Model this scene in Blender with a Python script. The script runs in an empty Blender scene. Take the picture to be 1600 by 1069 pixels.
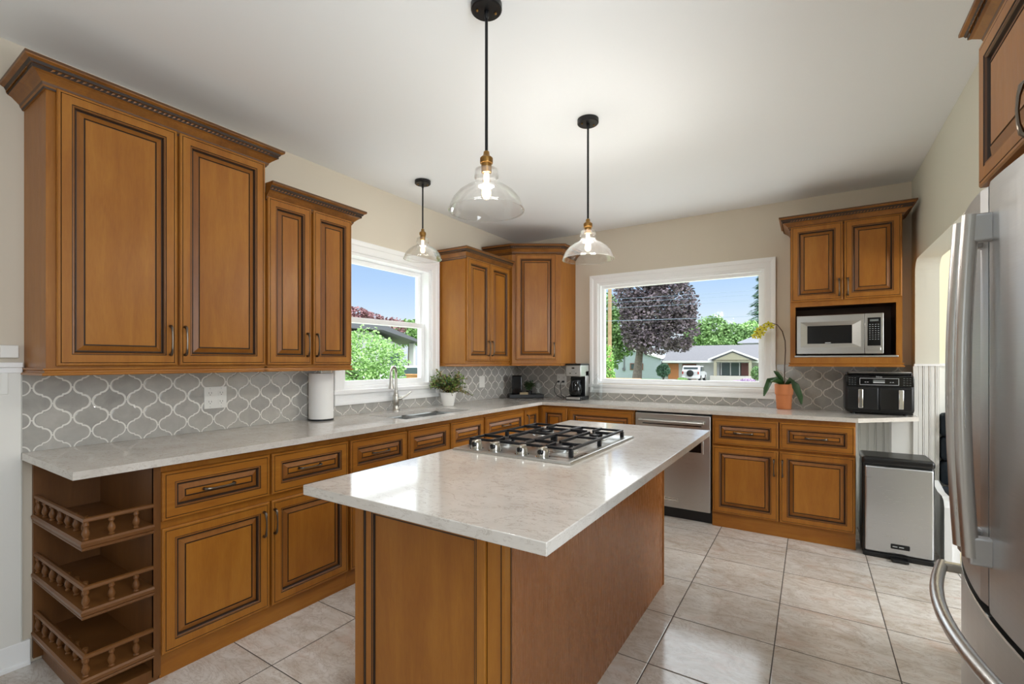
import bpy, bmesh, math, random
from math import sin, cos, pi, radians as R
from mathutils import Vector, Matrix, noise
C = bpy.context.scene.collection
sc = bpy.context.scene

# ------------------------------------------------------------------ camera, sky, lights, exposure
cam_d = bpy.data.cameras.new('camera'); cam = bpy.data.objects.new('camera', cam_d); C.objects.link(cam)
cam.location = (2.887, 0.0, 1.33); cam.rotation_euler = (pi/2, 0, .579)
cam_d.sensor_width = 36; cam_d.lens = 36*736.8/1600
cam_d.shift_x = .0094; cam_d.shift_y = .0190
cam_d.clip_start = .02; cam_d.clip_end = 600
sc.camera = cam
vs = sc.view_settings
vs.view_transform = 'Standard'; vs.look = 'None'; vs.gamma = 1; vs.exposure = 0.10; vs.use_curve_mapping = False
sc.cycles.caustics_reflective = False; sc.cycles.caustics_refractive = False
sc.cycles.use_denoising = True
sc.cycles.max_bounces = 10; sc.cycles.diffuse_bounces = 5; sc.cycles.glossy_bounces = 5
sc.cycles.transparent_max_bounces = 24; sc.cycles.transmission_bounces = 8
sc.cycles.sample_clamp_indirect = 6

def lin(c):
    if isinstance(c, str):
        c = [int(c[i:i+2], 16)/255 for i in (0, 2, 4)]
    return tuple(((x/12.92) if x <= .04045 else ((x+.055)/1.055)**2.4) for x in c) + (1,)

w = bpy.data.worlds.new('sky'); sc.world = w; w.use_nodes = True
nt = w.node_tree; nt.nodes.clear()
out = nt.nodes.new('ShaderNodeOutputWorld'); bg = nt.nodes.new('ShaderNodeBackground')
tc = nt.nodes.new('ShaderNodeTexCoord'); sx = nt.nodes.new('ShaderNodeSeparateXYZ'); cr = nt.nodes.new('ShaderNodeValToRGB')
nt.links.new(tc.outputs['Generated'], sx.inputs[0]); nt.links.new(sx.outputs['Z'], cr.inputs[0])
nt.links.new(cr.outputs[0], bg.inputs[0]); nt.links.new(bg.outputs[0], out.inputs[0])
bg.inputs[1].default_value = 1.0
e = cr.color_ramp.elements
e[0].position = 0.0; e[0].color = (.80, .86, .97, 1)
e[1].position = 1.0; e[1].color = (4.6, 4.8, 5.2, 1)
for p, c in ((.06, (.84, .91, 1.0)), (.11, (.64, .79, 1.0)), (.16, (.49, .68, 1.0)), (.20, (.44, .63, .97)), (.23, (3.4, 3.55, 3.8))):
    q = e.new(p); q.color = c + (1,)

def lamp(kind, name, loc, rot, energy, color=(1, 1, 1), size=None, sy=None, **kw):
    d = bpy.data.lights.new(name, kind); d.energy = energy; d.color = color
    if kind == 'AREA':
        d.shape = 'RECTANGLE'; d.size = size; d.size_y = sy or size
    for k, v in kw.items(): setattr(d, k, v)
    o = bpy.data.objects.new(name, d); o.location = loc; o.rotation_euler = rot; C.objects.link(o); return o
lamp('SUN', 'sun', (0, 0, 20), (R(38), 0, R(60)), 1.5, (1, .95, .88), angle=R(2))
# area lamps added out of view to brighten the room, in place of daylight
lamp('AREA', 'rear_fill_light', (2.0, -3.02, 1.5), (R(90), 0, 0), 5, (.86, .93, 1), 1.15, 1.15)
lamp('AREA', 'side_fill_light', (3.66, .22, 1.6), (R(90), 0, R(90)), 40, (.84, .92, 1), 1.15, 1.35)
lamp('AREA', 'nook_fill_light', (6.35, 3.2, 1.6), (R(90), 0, R(90)), 100, (.88, .94, 1), 1.8, 1.4)  # added lamp in front of the nook's closed wall, no window there
PEND_E = 14

# ------------------------------------------------------------------ material helpers
MATS = {}
def mat(name, base=(.8, .8, .8), rough=.5, metal=0, spec=.5, emit=None, es=0, coat=0, alpha=1):
    m = bpy.data.materials.new(name); m.use_nodes = True
    b = m.node_tree.nodes['Principled BSDF']
    b.inputs['Base Color'].default_value = lin(base) if not (isinstance(base, tuple) and len(base) == 4) else base
    b.inputs['Roughness'].default_value = rough; b.inputs['Metallic'].default_value = metal
    b.inputs['Specular IOR Level'].default_value = spec
    if coat: b.inputs['Coat Weight'].default_value = coat; b.inputs['Coat Roughness'].default_value = .12
    if emit: b.inputs['Emission Color'].default_value = lin(emit); b.inputs['Emission Strength'].default_value = es
    MATS[name] = m; return m
class NT:
    def __init__(s, m): s.t = m.node_tree; s.b = s.t.nodes['Principled BSDF']
    def n(s, typ, **kw):
        x = s.t.nodes.new(typ)
        for k, v in kw.items(): setattr(x, k, v)
        return x
    def l(s, a, b): s.t.links.new(a, b)
    def coord(s, scale=(1, 1, 1), loc=(0, 0, 0), kind='Object'):
        t = s.n('ShaderNodeTexCoord'); mp = s.n('ShaderNodeMapping')
        mp.inputs['Scale'].default_value = scale; mp.inputs['Location'].default_value = loc
        s.l(t.outputs[kind], mp.inputs[0]); return mp.outputs[0]
    def noise(s, v, scale, detail=4, rough=.55, dist=0):
        x = s.n('ShaderNodeTexNoise'); x.inputs['Scale'].default_value = scale; x.inputs['Detail'].default_value = detail
        x.inputs['Roughness'].default_value = rough; x.inputs['Distortion'].default_value = dist
        s.l(v, x.inputs['Vector']); return x.outputs[0]
    def ramp(s, f, stops, interp='LINEAR'):
        x = s.n('ShaderNodeValToRGB'); x.color_ramp.interpolation = interp
        els = x.color_ramp.elements
        els[0].position = stops[0][0]; els[0].color = stops[0][1]
        els[1].position = stops[-1][0]; els[1].color = stops[-1][1]
        for p, c in stops[1:-1]:
            q = els.new(p); q.color = c
        s.l(f, x.inputs[0]); return x.outputs[0]
    def mix(s, f, a, b, mode='MIX'):
        x = s.n('ShaderNodeMix', data_type='RGBA', blend_type=mode)
        for sock, v in ((x.inputs[0], f), (x.inputs[6], a), (x.inputs[7], b)):
            if hasattr(v, 'default_value') or hasattr(v, 'links'): s.l(v, sock)
            else: sock.default_value = v
        return x.outputs[2]
    def math(s, op, a, b=None, c=None):
        x = s.n('ShaderNodeMath', operation=op)
        for i, v in enumerate((a, b, c)):
            if v is None: continue
            if isinstance(v, (int, float)): x.inputs[i].default_value = v
            else: s.l(v, x.inputs[i])
        return x.outputs[0]
    def bump(s, h, strength=.3, dist=.002):
        x = s.n('ShaderNodeBump'); x.inputs['Strength'].default_value = strength; x.inputs['Distance'].default_value = dist
        s.l(h, x.inputs['Height']); s.l(x.outputs[0], s.b.inputs['Normal'])
G = lambda v: (v, v, v, 1)

def wood(name, c1, c2, c3, vec=(9, 9, 1.1), rough=.36):
    m = mat(name, c2, rough, spec=.38); t = NT(m)
    v = t.coord(vec)
    a = t.noise(v, 1.6, 5, .6, .6); b = t.noise(t.coord(tuple(x*5 for x in vec)), 4, 3, .5)
    big = t.noise(t.coord((1, 1, .6)), 3.2, 2)
    col = t.ramp(a, [(.25, lin(c1)), (.5, lin(c2)), (.75, lin(c3))])
    col = t.mix(.22, col, t.ramp(b, [(.3, lin(c1)), (.7, lin(c3))]), 'MIX')
    col = t.mix(.25, col, t.ramp(big, [(.35, lin(c1)), (.65, lin(c3))]))
    t.l(col, t.b.inputs['Base Color'])
    t.l(t.ramp(b, [(.2, G(rough-.04)), (.8, G(rough+.07))]), t.b.inputs['Roughness'])
    return m
WC = ('864E16', '9B611F', 'AD742B')
wood('wood', *WC); wood('wood_across', *WC, vec=(1.4, 1.4, 16))
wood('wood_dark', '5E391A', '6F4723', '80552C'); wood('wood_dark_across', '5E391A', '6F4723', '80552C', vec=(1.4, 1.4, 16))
wood('wood_panel', '85502A', '955E34', 'A26B3E', vec=(14, 14, .9), rough=.26)
mm = wood('crown_wood', '55300F', '845222', 'A8702E', vec=(5, 5, 9))
mat('glaze', '2C1A0C', .5); mat('glaze_soft', '5A3818', .45); wood('wood_bevel', '744212', '885219', '9A6324')
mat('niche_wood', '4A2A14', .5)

m = mat('wall_paint', 'D9CFBE', .85); t = NT(m); t.bump(t.noise(t.coord(), 180, 2), .06, .001)
m = mat('wall_paint_sage', 'D8D6C8', .85)
m = mat('ceiling_paint', 'F2F4F5', .9); t = NT(m); t.bump(t.noise(t.coord(), 120, 2), .05, .001)
mat('nook_paint', 'F0E3C8', .85); mat('white_trim', 'F6F6F5', .35); mat('white_board', 'E9E7E1', .45)
mat('white_plastic', 'EFEEE8', .35); mat('black_plastic', '0E0F11', .35); mat('black_metal', '121214', .38, .3)
mat('cast_iron', '15161A', .42, .2); mat('black_gloss', '08090A', .08); mat('black_matte', '101113', .38)
mat('chrome', 'D8D8D6', .12, 1); mat('pewter', '6E655B', .3, 1); mat('brass', '9A7440', .35, 1)
mat('nickel', 'B9B5AC', .28, 1); mat('terracotta', 'C97B4A', .75); mat('ceramic_white', 'EDEBE6', .25)
mat('leaf_dark', '2A4A22', .4); mat('leaf_green', '6E8A3C', .55); mat('leaf_olive', '8A7A45', .6); mat('petal_yellow', 'D8CF3A', .5)
mat('stem_brown', '4A3523', .6); mat('soil', '2E2219', .9); mat('paper', 'F2F1EE', .9); mat('navy_velvet', '14202B', .8)
mat('screen_black', '0B0C0E', .15); mat('grey_mark', 'B9BCBD', .4); mat('tray_black', '101112', .4); mat('tan_box', 'A59270', .6)
mat('rubber', '1B1B1C', .7); mat('display_grey', '6C716F', .3); mat('wire_grey', '7F8FA3', .5); mat('white_paint_ext', 'D2D2D0', .6)

def steel(name, base, rough, sc3):
    m = mat(name, base, rough, 1); t = NT(m)
    n = t.noise(t.coord(sc3), 3, 3)
    t.l(t.ramp(n, [(.2, G(rough-.05)), (.8, G(rough+.08))]), t.b.inputs['Roughness'])
    t.bump(n, .05, .0005); return m
steel('steel', 'C2C1BE', .30, (3, 3, 220)); steel('steel_handle', 'C9C8C6', .30, (60, 60, 3)); steel('steel_fridge', 'C6C7C8', .34, (3, 3, 200)); steel('steel_cooktop', 'CACAC7', .30, (150, 3, 3))
steel('steel_basin', 'A9A9A6', .35, (60, 60, 60)); steel('steel_bin', 'CBCED2', .30, (3, 3, 150))

def quartz():
    m = mat('quartz', 'D9D5CE', .09, spec=.6); t = NT(m)
    v = t.coord()
    big = t.ramp(t.noise(v, 3.5, 5, .6, .5), [(.3, lin('C4BDB4')), (.55, lin('D1CBC3')), (.75, lin('D9D5CF'))])
    vein = t.ramp(t.noise(t.coord((1, 1.6, 4)), 10, 8, .72, 2.2), [(.50, G(0)), (.555, G(0)), (.575, G(1)), (.60, G(0)), (1, G(0))])
    fleck = t.ramp(t.noise(t.coord((1, 2.2, 6)), 55, 5, .7, .8), [(.56, G(0)), (.66, G(1))])
    patch = t.ramp(t.noise(v, 7, 3), [(.42, G(0)), (.60, G(1))])
    col = t.mix(t.math('MULTIPLY', vein, .55), big, lin('8A7A6A'))
    col = t.mix(t.math('MULTIPLY', t.math('MULTIPLY', fleck, patch), .60), col, lin('94836F'))
    t.l(col, t.b.inputs['Base Color'])
quartz()

def floor_tile():
    m = mat('floor_tile', 'D8CCBE', .2, spec=.5); t = NT(m)
    tcn = t.n('ShaderNodeTexCoord'); sp = t.n('ShaderNodeSeparateXYZ'); t.l(tcn.outputs['Object'], sp.inputs[0])
    S = .4577
    gx = t.math('DIVIDE', t.math('SUBTRACT', sp.outputs[0], 2.287), S); gy = t.math('DIVIDE', t.math('SUBTRACT', sp.outputs[1], 3.920), S)
    fx = t.math('FRACT', t.math('ADD', gx, 100)); fy = t.math('FRACT', t.math('ADD', gy, 100))
    ex = t.math('MINIMUM', fx, t.math('SUBTRACT', 1, fx)); ey = t.math('MINIMUM', fy, t.math('SUBTRACT', 1, fy))
    ed = t.math('MINIMUM', ex, ey)
    grout = t.math('LESS_THAN', ed, .0052)
    ci = t.n('ShaderNodeCombineXYZ'); t.l(t.math('FLOOR', gx), ci.inputs[0]); t.l(t.math('FLOOR', gy), ci.inputs[1])
    wn = t.n('ShaderNodeTexWhiteNoise', noise_dimensions='3D'); t.l(ci.outputs[0], wn.inputs['Vector'])
    # each tile gets its own slice of the marble
    off = t.n('ShaderNodeVectorMath', operation='MULTIPLY_ADD'); off.inputs[1].default_value = (9, 9, 9)
    t.l(wn.outputs['Color'], off.inputs[0]); t.l(tcn.outputs['Object'], off.inputs[2])
    mp = t.n('ShaderNodeMapping'); mp.inputs['Scale'].default_value = (1, 1.8, 1); mp.inputs['Rotation'].default_value = (0, 0, .35); t.l(off.outputs[0], mp.inputs[0])
    v = mp.outputs[0]
    a = t.ramp(t.noise(v, 4.2, 8, .66, 1.4), [(.28, lin('BCAE9F')), (.45, lin('D2C9BF')), (.58, lin('DDD7D0')), (.8, lin('E6E2DD'))])
    vein = t.ramp(t.noise(v, 4.6, 9, .7, 2.2), [(.47, G(0)), (.5, G(1)), (.53, G(0))])
    pink = t.ramp(t.noise(v, 5, 4, .6, .6), [(.55, G(0)), (.72, G(1))])
    col = t.mix(t.math('MULTIPLY', vein, .42), a, lin('9A8570'))
    col = t.mix(t.math('MULTIPLY', pink, .35), col, lin('C9A48F'))
    tint = t.ramp(wn.outputs['Value'], [(0, G(.90)), (1, G(1.0))])
    col = t.mix(1.0, col, tint, 'MULTIPLY')
    col = t.mix(grout, col, lin('4B443E'))
    t.l(col, t.b.inputs['Base Color'])
    t.l(t.ramp(grout, [(0, G(.13)), (1, G(.8))]), t.b.inputs['Roughness'])
    t.bump(t.ramp(ed, [(.002, G(0)), (.012, G(1))]), .5, .002)
floor_tile()

def splash():
    m = mat('glazed_tile', '8F9089', .12, spec=.6); t = NT(m)
    geo = t.n('ShaderNodeNewGeometry')
    col = t.ramp(geo.outputs['Random Per Island'], [(0, lin('A3A09A')), (.3, lin('B0ADA7')), (.55, lin('BAB6AF')), (.8, lin('AAA7A0')), (1, lin('BFBAB1'))])
    n = t.noise(t.coord(), 14, 3, .6, .5)
    col = t.mix(.35, col, t.ramp(n, [(.3, lin('9A9791')), (.7, lin('C8C5BE'))]))
    t.l(col, t.b.inputs['Base Color']); t.bump(t.noise(t.coord(), 26, 2), .12, .004)
splash(); mat('grout', 'ECE9E1', .8)

def see_glass(name, tint=(.96, .98, .97), ior=1.45, rough=0.0, glow_haze=0):
    m = bpy.data.materials.new(name); m.use_nodes = True; t = m.node_tree; t.nodes.clear()
    o = t.nodes.new('ShaderNodeOutputMaterial'); mx = t.nodes.new('ShaderNodeMixShader'); lw_ = t.nodes.new('ShaderNodeLayerWeight'); lw_.inputs[0].default_value = .5
    pw = t.nodes.new('ShaderNodeMath'); pw.operation = 'POWER'; pw.inputs[1].default_value = 3.5; t.links.new(lw_.outputs['Facing'], pw.inputs[0])
    f = t.nodes.new('ShaderNodeMath'); f.operation = 'MULTIPLY_ADD'; f.inputs[1].default_value = (ior-1)*1.5; f.inputs[2].default_value = ((ior-1)/(ior+1))**2; t.links.new(pw.outputs[0], f.inputs[0])
    tr = t.nodes.new('ShaderNodeBsdfTransparent'); tr.inputs[0].default_value = tint + (1,)
    gl = t.nodes.new('ShaderNodeBsdfGlossy'); gl.inputs['Roughness'].default_value = rough
    t.links.new(f.outputs[0], mx.inputs[0]); t.links.new(tr.outputs[0], mx.inputs[1]); t.links.new(gl.outputs[0], mx.inputs[2])
    sh = mx
    if glow_haze:
        df = t.nodes.new('ShaderNodeBsdfTranslucent'); df.inputs[0].default_value = (.95, .94, .92, 1); sh = t.nodes.new('ShaderNodeMixShader'); sh.inputs[0].default_value = glow_haze  # white translucency mixed in to give the glass its bulb-lit glow
        t.links.new(mx.outputs[0], sh.inputs[1]); t.links.new(df.outputs[0], sh.inputs[2])
    t.links.new(sh.outputs[0], o.inputs[0]); MATS[name] = m
see_glass('window_glass', ior=1.10); see_glass('lamp_glass', (.97, .97, .965), 1.55, .02, .009); see_glass('jar_glass', (.97, .98, .98), 1.5, .02)
see_glass('carafe_glass', (.25, .25, .26), 1.5, .02)
m = mat('bulb', 'FFF2DC', .3, emit='FFDCA8', es=3.2)

def ext(name, c1, c2, scale=8, rough=.8):
    m = mat(name, c1, rough); t = NT(m)
    t.l(t.ramp(t.noise(t.coord(), scale, 3), [(.3, lin(c1)), (.7, lin(c2))]), t.b.inputs['Base Color'])
ext('grass', '6A7F4E', '839664', 3); ext('asphalt', '77746F', '8B8781', 2); ext('roof_shingle', '59575B', '68666A', 10)
ext('purple_leaf', '4C424A', '7A6B72', 1.0); ext('green_leaf', '587A48', '8BAA68', .9); ext('conifer_leaf', '45664F', '668A6C', .9)
ext('bright_leaf', '7BA850', '9CC26A', 3); ext('red_leaf', '6E464C', '8E6668', 1.5); ext('bark', '4E453F', '6B6058', 6)
ext('lime_leaf', '739A56', 'A5C680', 2.5); ext('lavender', '9C7FA6', 'B79DBD', 6); ext('pole_wood', '94785A', 'A58A6C', 3)
ext('fence_wood', 'A8764A', 'B98959', 4)
def siding(name, c):
    m = mat(name, c, .7); t = NT(m)
    tcn = t.n('ShaderNodeTexCoord'); sp = t.n('ShaderNodeSeparateXYZ'); t.l(tcn.outputs['Object'], sp.inputs[0])
    f = t.math('FRACT', t.math('MULTIPLY', sp.outputs[2], 6.0))
    t.bump(f, 1.0, .03)
siding('siding_blue', 'A9B3BE'); siding('siding_white', 'C4C4C4'); mat('beige_stucco', '97927E', .8); mat('garage_orange', 'AE7145', .6)
mat('garage_brown', '6B4636', .6); mat('door_brown', '5A2F26', .5); mat('dark_glass', '3D4A50', .1); mat('car_white', 'CDCFD2', .2, coat=.5)
mat('tail_red', 'A02A22', .3); mat('white_roof', 'A9A9B2', .6); mat('grey_roof_edge', '5A5A60', .6); mat('concrete', 'B9B5AC', .8); mat('bounce_patio', 'DAD8D2', .9)

# ------------------------------------------------------------------ mesh helpers
class M:
    """collects geometry; build() links it as one mesh object"""
    def __init__(s): s.v = []; s.f = []; s.m = []; s.sm = []; s.names = []; s.fr = None; s.seg = 12
    def frame(s, O, U, N, V=(0, 0, 1)):
        s.fr = (Vector(O), Vector(U), Vector(V), Vector(N)); return s
    def p(s, a, b, c):
        if s.fr: O, U, V, N = s.fr; q = O+U*a+V*b+N*c; return (q.x, q.y, q.z)
        return (a, b, c)
    def mi(s, n):
        if n not in s.names: s.names.append(n)
        return s.names.index(n)
    def add(s, vs, fs, mt, smooth=False, raw=False):
        k = len(s.v); s.v += [tuple(q) if raw else s.p(*q) for q in vs]
        for i, f in enumerate(fs):
            s.f.append(tuple(k+j for j in f)); s.m.append(s.mi(mt if isinstance(mt, str) else mt[i])); s.sm.append(smooth)
        return s
    def box(s, x0, x1, y0, y1, z0, z1, mt):
        if x0 > x1: x0, x1 = x1, x0
        if y0 > y1: y0, y1 = y1, y0
        if z0 > z1: z0, z1 = z1, z0
        return s.add([(x0, y0, z0), (x1, y0, z0), (x1, y1, z0), (x0, y1, z0), (x0, y0, z1), (x1, y0, z1), (x1, y1, z1), (x0, y1, z1)],
                     [(0, 3, 2, 1), (4, 5, 6, 7), (0, 1, 5, 4), (1, 2, 6, 5), (2, 3, 7, 6), (3, 0, 4, 7)], mt)
    def cbox(s, x0, x1, y0, y1, z0, z1, mt, c=.004):
        """box with chamfered edges"""
        bm = bmesh.new(); bmesh.ops.create_cube(bm, size=1)
        for v in bm.verts: v.co = Vector(((x0+x1)/2+v.co.x*(x1-x0), (y0+y1)/2+v.co.y*(y1-y0), (z0+z1)/2+v.co.z*(z1-z0)))
        bmesh.ops.bevel(bm, geom=bm.edges[:], offset=c, segments=3, affect='EDGES', profile=.5, clamp_overlap=True)
        bmesh.ops.recalc_face_normals(bm, faces=bm.faces[:])
        bm.normal_update(); fl = [max(abs(q) for q in f.normal) < .9999 for f in bm.faces]
        s.add([v.co[:] for v in bm.verts], [[v.index for v in f.verts] for f in bm.faces], mt, True); s.sm[-len(fl):] = fl; bm.free(); return s
    def prism(s, poly, a0, a1, mt, axis='z', smooth=False):
        n = len(poly)
        area = sum(poly[i][0]*poly[(i+1) % n][1]-poly[(i+1) % n][0]*poly[i][1] for i in range(n))
        if area < 0: poly = poly[::-1]
        if a0 > a1: a0, a1 = a1, a0
        if axis == 'y': poly = poly[::-1]       # (x, z) outlines
        f = {'z': lambda u, v, w: (u, v, w), 'x': lambda u, v, w: (w, u, v), 'y': lambda u, v, w: (u, w, v)}[axis]
        vs = [f(u, v, a0) for u, v in poly]+[f(u, v, a1) for u, v in poly]
        fs = [tuple(range(n))[::-1], tuple(range(n, 2*n))]+[(i, (i+1) % n, n+(i+1) % n, n+i) for i in range(n)]
        return s.add(vs, fs, mt, smooth)
    def tube(s, pts, rad, mt, seg=None, raw=False, cap=True, flat=1.0):
        seg = seg or s.seg; P = [Vector(q if raw else s.p(*q)) for q in pts]; n = len(P)
        if not hasattr(rad, '__len__'): rad = [rad]*n
        T = [((P[min(i+1, n-1)]-P[max(i-1, 0)]).normalized()) for i in range(n)]
        up = Vector((0, 0, 1)) if abs(T[0].z) < .9 else Vector((1, 0, 0))
        X = T[0].cross(up).normalized(); vs = []
        for i in range(n):
            X = (X-T[i]*X.dot(T[i])).normalized(); Y = T[i].cross(X)
            for k in range(seg):
                a = 2*pi*k/seg; q = P[i]+X*(cos(a)*rad[i]*flat)+Y*(sin(a)*rad[i]); vs.append(q[:])
        fs = [(i*seg+k, i*seg+(k+1) % seg, (i+1)*seg+(k+1) % seg, (i+1)*seg+k) for i in range(n-1) for k in range(seg)]
        if cap: fs += [tuple(range(seg))[::-1], tuple(range((n-1)*seg, n*seg))]
        return s.add(vs, fs, mt, True, raw=True)
    def lathe(s, prof, mt, c=(0, 0, 0), seg=32, smooth=True, ax='z'):
        vs = []; n = len(prof)
        for r, z in prof:
            for k in range(seg):
                a = 2*pi*k/seg
                q = (r*cos(a), r*sin(a), z)
                if ax == 'y': q = (q[0], -q[2], q[1])      # axis towards -y
                if ax == 'n': q = (q[0], q[1], q[2])
                vs.append((c[0]+q[0], c[1]+q[1], c[2]+q[2]))
        fs = [(i*seg+k, i*seg+(k+1) % seg, (i+1)*seg+(k+1) % seg, (i+1)*seg+k) for i in range(n-1) for k in range(seg)]
        mts = mt
        if not isinstance(mt, str): mts = [mt[i] for i in range(n-1) for k in range(seg)]
        return s.add(vs, fs, mts, smooth)
    def ball(s, c, r, mt, seg=12, st=8):
        rx, ry, rz = r if hasattr(r, '__len__') else (r, r, r); vs = []
        for i in range(st+1):
            a = pi*i/st
            for k in range(seg):
                b = 2*pi*k/seg; vs.append((c[0]+rx*sin(a)*cos(b), c[1]+ry*sin(a)*sin(b), c[2]-rz*cos(a)))
        fs = [(i*seg+k, i*seg+(k+1) % seg, (i+1)*seg+(k+1) % seg, (i+1)*seg+k) for i in range(st) for k in range(seg)]
        return s.add(vs, fs, mt, True)
    def rings(s, w, h, rg, mts, u0=0, v0=0, cap=True):
        """nested rectangles: rg = [(inset, height)]; mts one per band, last = centre"""
        vs = []
        for i, n in rg: vs += [(u0+i, v0+i, n), (u0+w-i, v0+i, n), (u0+w-i, v0+h-i, n), (u0+i, v0+h-i, n)]
        fs = []; mm_ = []
        for k in range(len(rg)-1):
            for j in range(4): fs.append((4*k+j, 4*k+(j+1) % 4, 4*k+4+(j+1) % 4, 4*k+4+j)); mm_.append(mts[k])
        if cap: k = 4*(len(rg)-1); fs.append((k, k+1, k+2, k+3)); mm_.append(mts[-1])
        return s.add(vs, fs, mm_)
    def sweep(s, path, prof, mt, closed=False):
        """profile (out, z) along a plan polyline; outward = right of the travel direction"""
        P = [Vector((a, b)) for a, b in path]; n = len(P); vs = []
        for i in range(n):
            d1 = (P[i]-P[i-1]).normalized() if (i > 0 or closed) else None
            d2 = (P[(i+1) % n]-P[i]).normalized() if (i < n-1 or closed) else None
            n1 = Vector((d1.y, -d1.x)) if d1 else None; n2 = Vector((d2.y, -d2.x)) if d2 else None
            if n1 is None: mv = n2
            elif n2 is None: mv = n1
            else: b = (n1+n2); mv = b/(1+n1.dot(n2))
            for o, z in prof: q = P[i]+mv*o; vs.append((q.x, q.y, z))
        k = len(prof); fs = []
        for i in range(n if closed else n-1):
            for j in range(k-1):
                a = i*k+j; b = ((i+1) % n)*k+j; fs.append((a, b, b+1, a+1))
        if not closed: fs += [tuple(range(k))[::-1], tuple(range((n-1)*k, n*k))]
        return s.add(vs, fs, mt)
    def build(s, name, parent=None, bevel=0, seg=2):
        me = bpy.data.meshes.new(name); o = bpy.data.objects.new(name, me); C.objects.link(o)
        off = Vector((0, 0, 0))
        if parent is not None: o.parent = parent; off = parent.get('_o', None); off = Vector(off) if off is not None else Vector((0, 0, 0))
        me.from_pydata([tuple(Vector(q)-off) for q in s.v], [], s.f)
        for nm in s.names: me.materials.append(MATS[nm])
        me.polygons.foreach_set('material_index', s.m); me.polygons.foreach_set('use_smooth', s.sm)
        me.update(); me.set_sharp_from_angle(angle=R(42)); me.polygons.foreach_set('use_smooth', s.sm); me.update()
        if bevel:
            b = o.modifiers.new('bevel', 'BEVEL'); b.width = bevel; b.segments = seg; b.limit_method = 'ANGLE'; b.angle_limit = R(40)
        o['_o'] = tuple(off)
        return o
def props(o, label=None, cat=None, group=None, kind=None):
    if label: o['label'] = label
    if cat: o['category'] = cat
    if group: o['group'] = group
    if kind: o['kind'] = kind
    return o
def thing(name, label, cat, loc, group=None, local=False):
    o = bpy.data.objects.new(name, None); o.empty_display_size = .1; C.objects.link(o); o.location = loc
    o['_o'] = (0, 0, 0) if local else tuple(loc)
    return props(o, label, cat, group)
def single(m, name, label, cat, loc, group=None, kind=None, bevel=0):
    """a thing that is one mesh, its origin at its base"""
    o = m.build(name, None, bevel)
    for v in o.data.vertices: v.co -= Vector(loc)
    o.location = loc
    return props(o, label, cat, group, kind)
def struct(m, name, label=None, parent=None, bevel=0):
    o = m.build(name, parent, bevel)
    if parent is None: o['kind'] = 'structure'
    if label: o['label'] = label
    return o
def copy_tree(o, parent=None):
    c = o.copy(); C.objects.link(c); c.parent = parent
    for ch in list(o.children): copy_tree(ch, c)
    return c

X_, Y_, Z_ = (1, 0, 0), (0, 1, 0), (0, 0, 1)
FL = dict(U=(0, 1, 0), N=(1, 0, 0))        # cabinets on the left wall face +x
FB = dict(U=(1, 0, 0), N=(0, -1, 0))       # cabinets on the back wall face the camera
FR = dict(U=(0, -1, 0), N=(-1, 0, 0))      # fridge side faces -x
CT = .932                                  # worktop height

# ------------------------------------------------------------------ the room
RX = 3.535; BY = 4.74; H = 2.71
struct(M().box(-.15, 6.5, -3.1, 4.9, -.12, 0, 'floor_tile'), 'floor')
struct(M().box(-.15, 6.5, -3.1, 4.9, H, H+.15, 'ceiling_paint'), 'ceiling')
def wall_cells(m, ua, ub, za, zb, holes, n0, n1, axis, mt):
    us = sorted({ua, ub, *[h[0] for h in holes], *[h[1] for h in holes]}); zs = sorted({za, zb, *[h[2] for h in holes], *[h[3] for h in holes]})
    for i in range(len(us)-1):
        for j in range(len(zs)-1):
            cu, cz = (us[i]+us[i+1])/2, (zs[j]+zs[j+1])/2
            if any(h[0] < cu < h[1] and h[2] < cz < h[3] for h in holes): continue
            if axis == 'x': m.box(n0, n1, us[i], us[i+1], zs[j], zs[j+1], mt)
            else: m.box(us[i], us[i+1], n0, n1, zs[j], zs[j+1], mt)
    return m
LW = (2.265, 3.225, 1.12, 2.155)     # left window opening y0,y1,z0,z1
BW = (1.005, 2.545, 1.10, 2.150)     # back window opening x0,x1,z0,z1
struct(wall_cells(M(), -3.1, BY+.14, 0, H, [LW], -.14, 0, 'x', 'wall_paint'), 'wall_left')
struct(wall_cells(M(), 0, RX, 0, H, [BW], BY, BY+.14, 'y', 'wall_paint'), 'wall_back')
# right wall with the round-cornered opening to the breakfast nook
a0, a1, zt, r = 2.95, 4.60, 2.08, .10
poly = [(.95, 0), (a0, 0)]
poly += [(a0+r-r*cos(t*pi/16), zt-r+r*sin(t*pi/16)) for t in range(9)]
poly += [(a1-r+r*sin(t*pi/16), zt-r+r*cos(t*pi/16)) for t in range(9)]
poly += [(a1, 0), (BY+.14, 0), (BY+.14, H), (.95, H)]
struct(wall_cells(M().prism(poly, RX, RX+.135, 'wall_paint_sage', 'x'), -3.1, .95, 0, H, [(-.38, .82, .9, 2.3)], RX, RX+.135, 'x', 'wall_paint_sage'), 'wall_right')  # near hole cut for the added side lamp
struct(M().box(RX+.135, 6.5, BY, BY+.14, 0, H, 'nook_paint'), 'wall_nook_back')
struct(wall_cells(M(), -3.1, BY, 0, H, [], 6.4, 6.5, 'x', 'nook_paint'), 'wall_nook_right')
struct(wall_cells(M(), -.14, 6.5, 0, H, [(1.4, 2.6, .9, 2.1)], -3.1, -3.0, 'y', 'wall_paint'), 'wall_rear')  # hole cut for the added rear lamp
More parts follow.
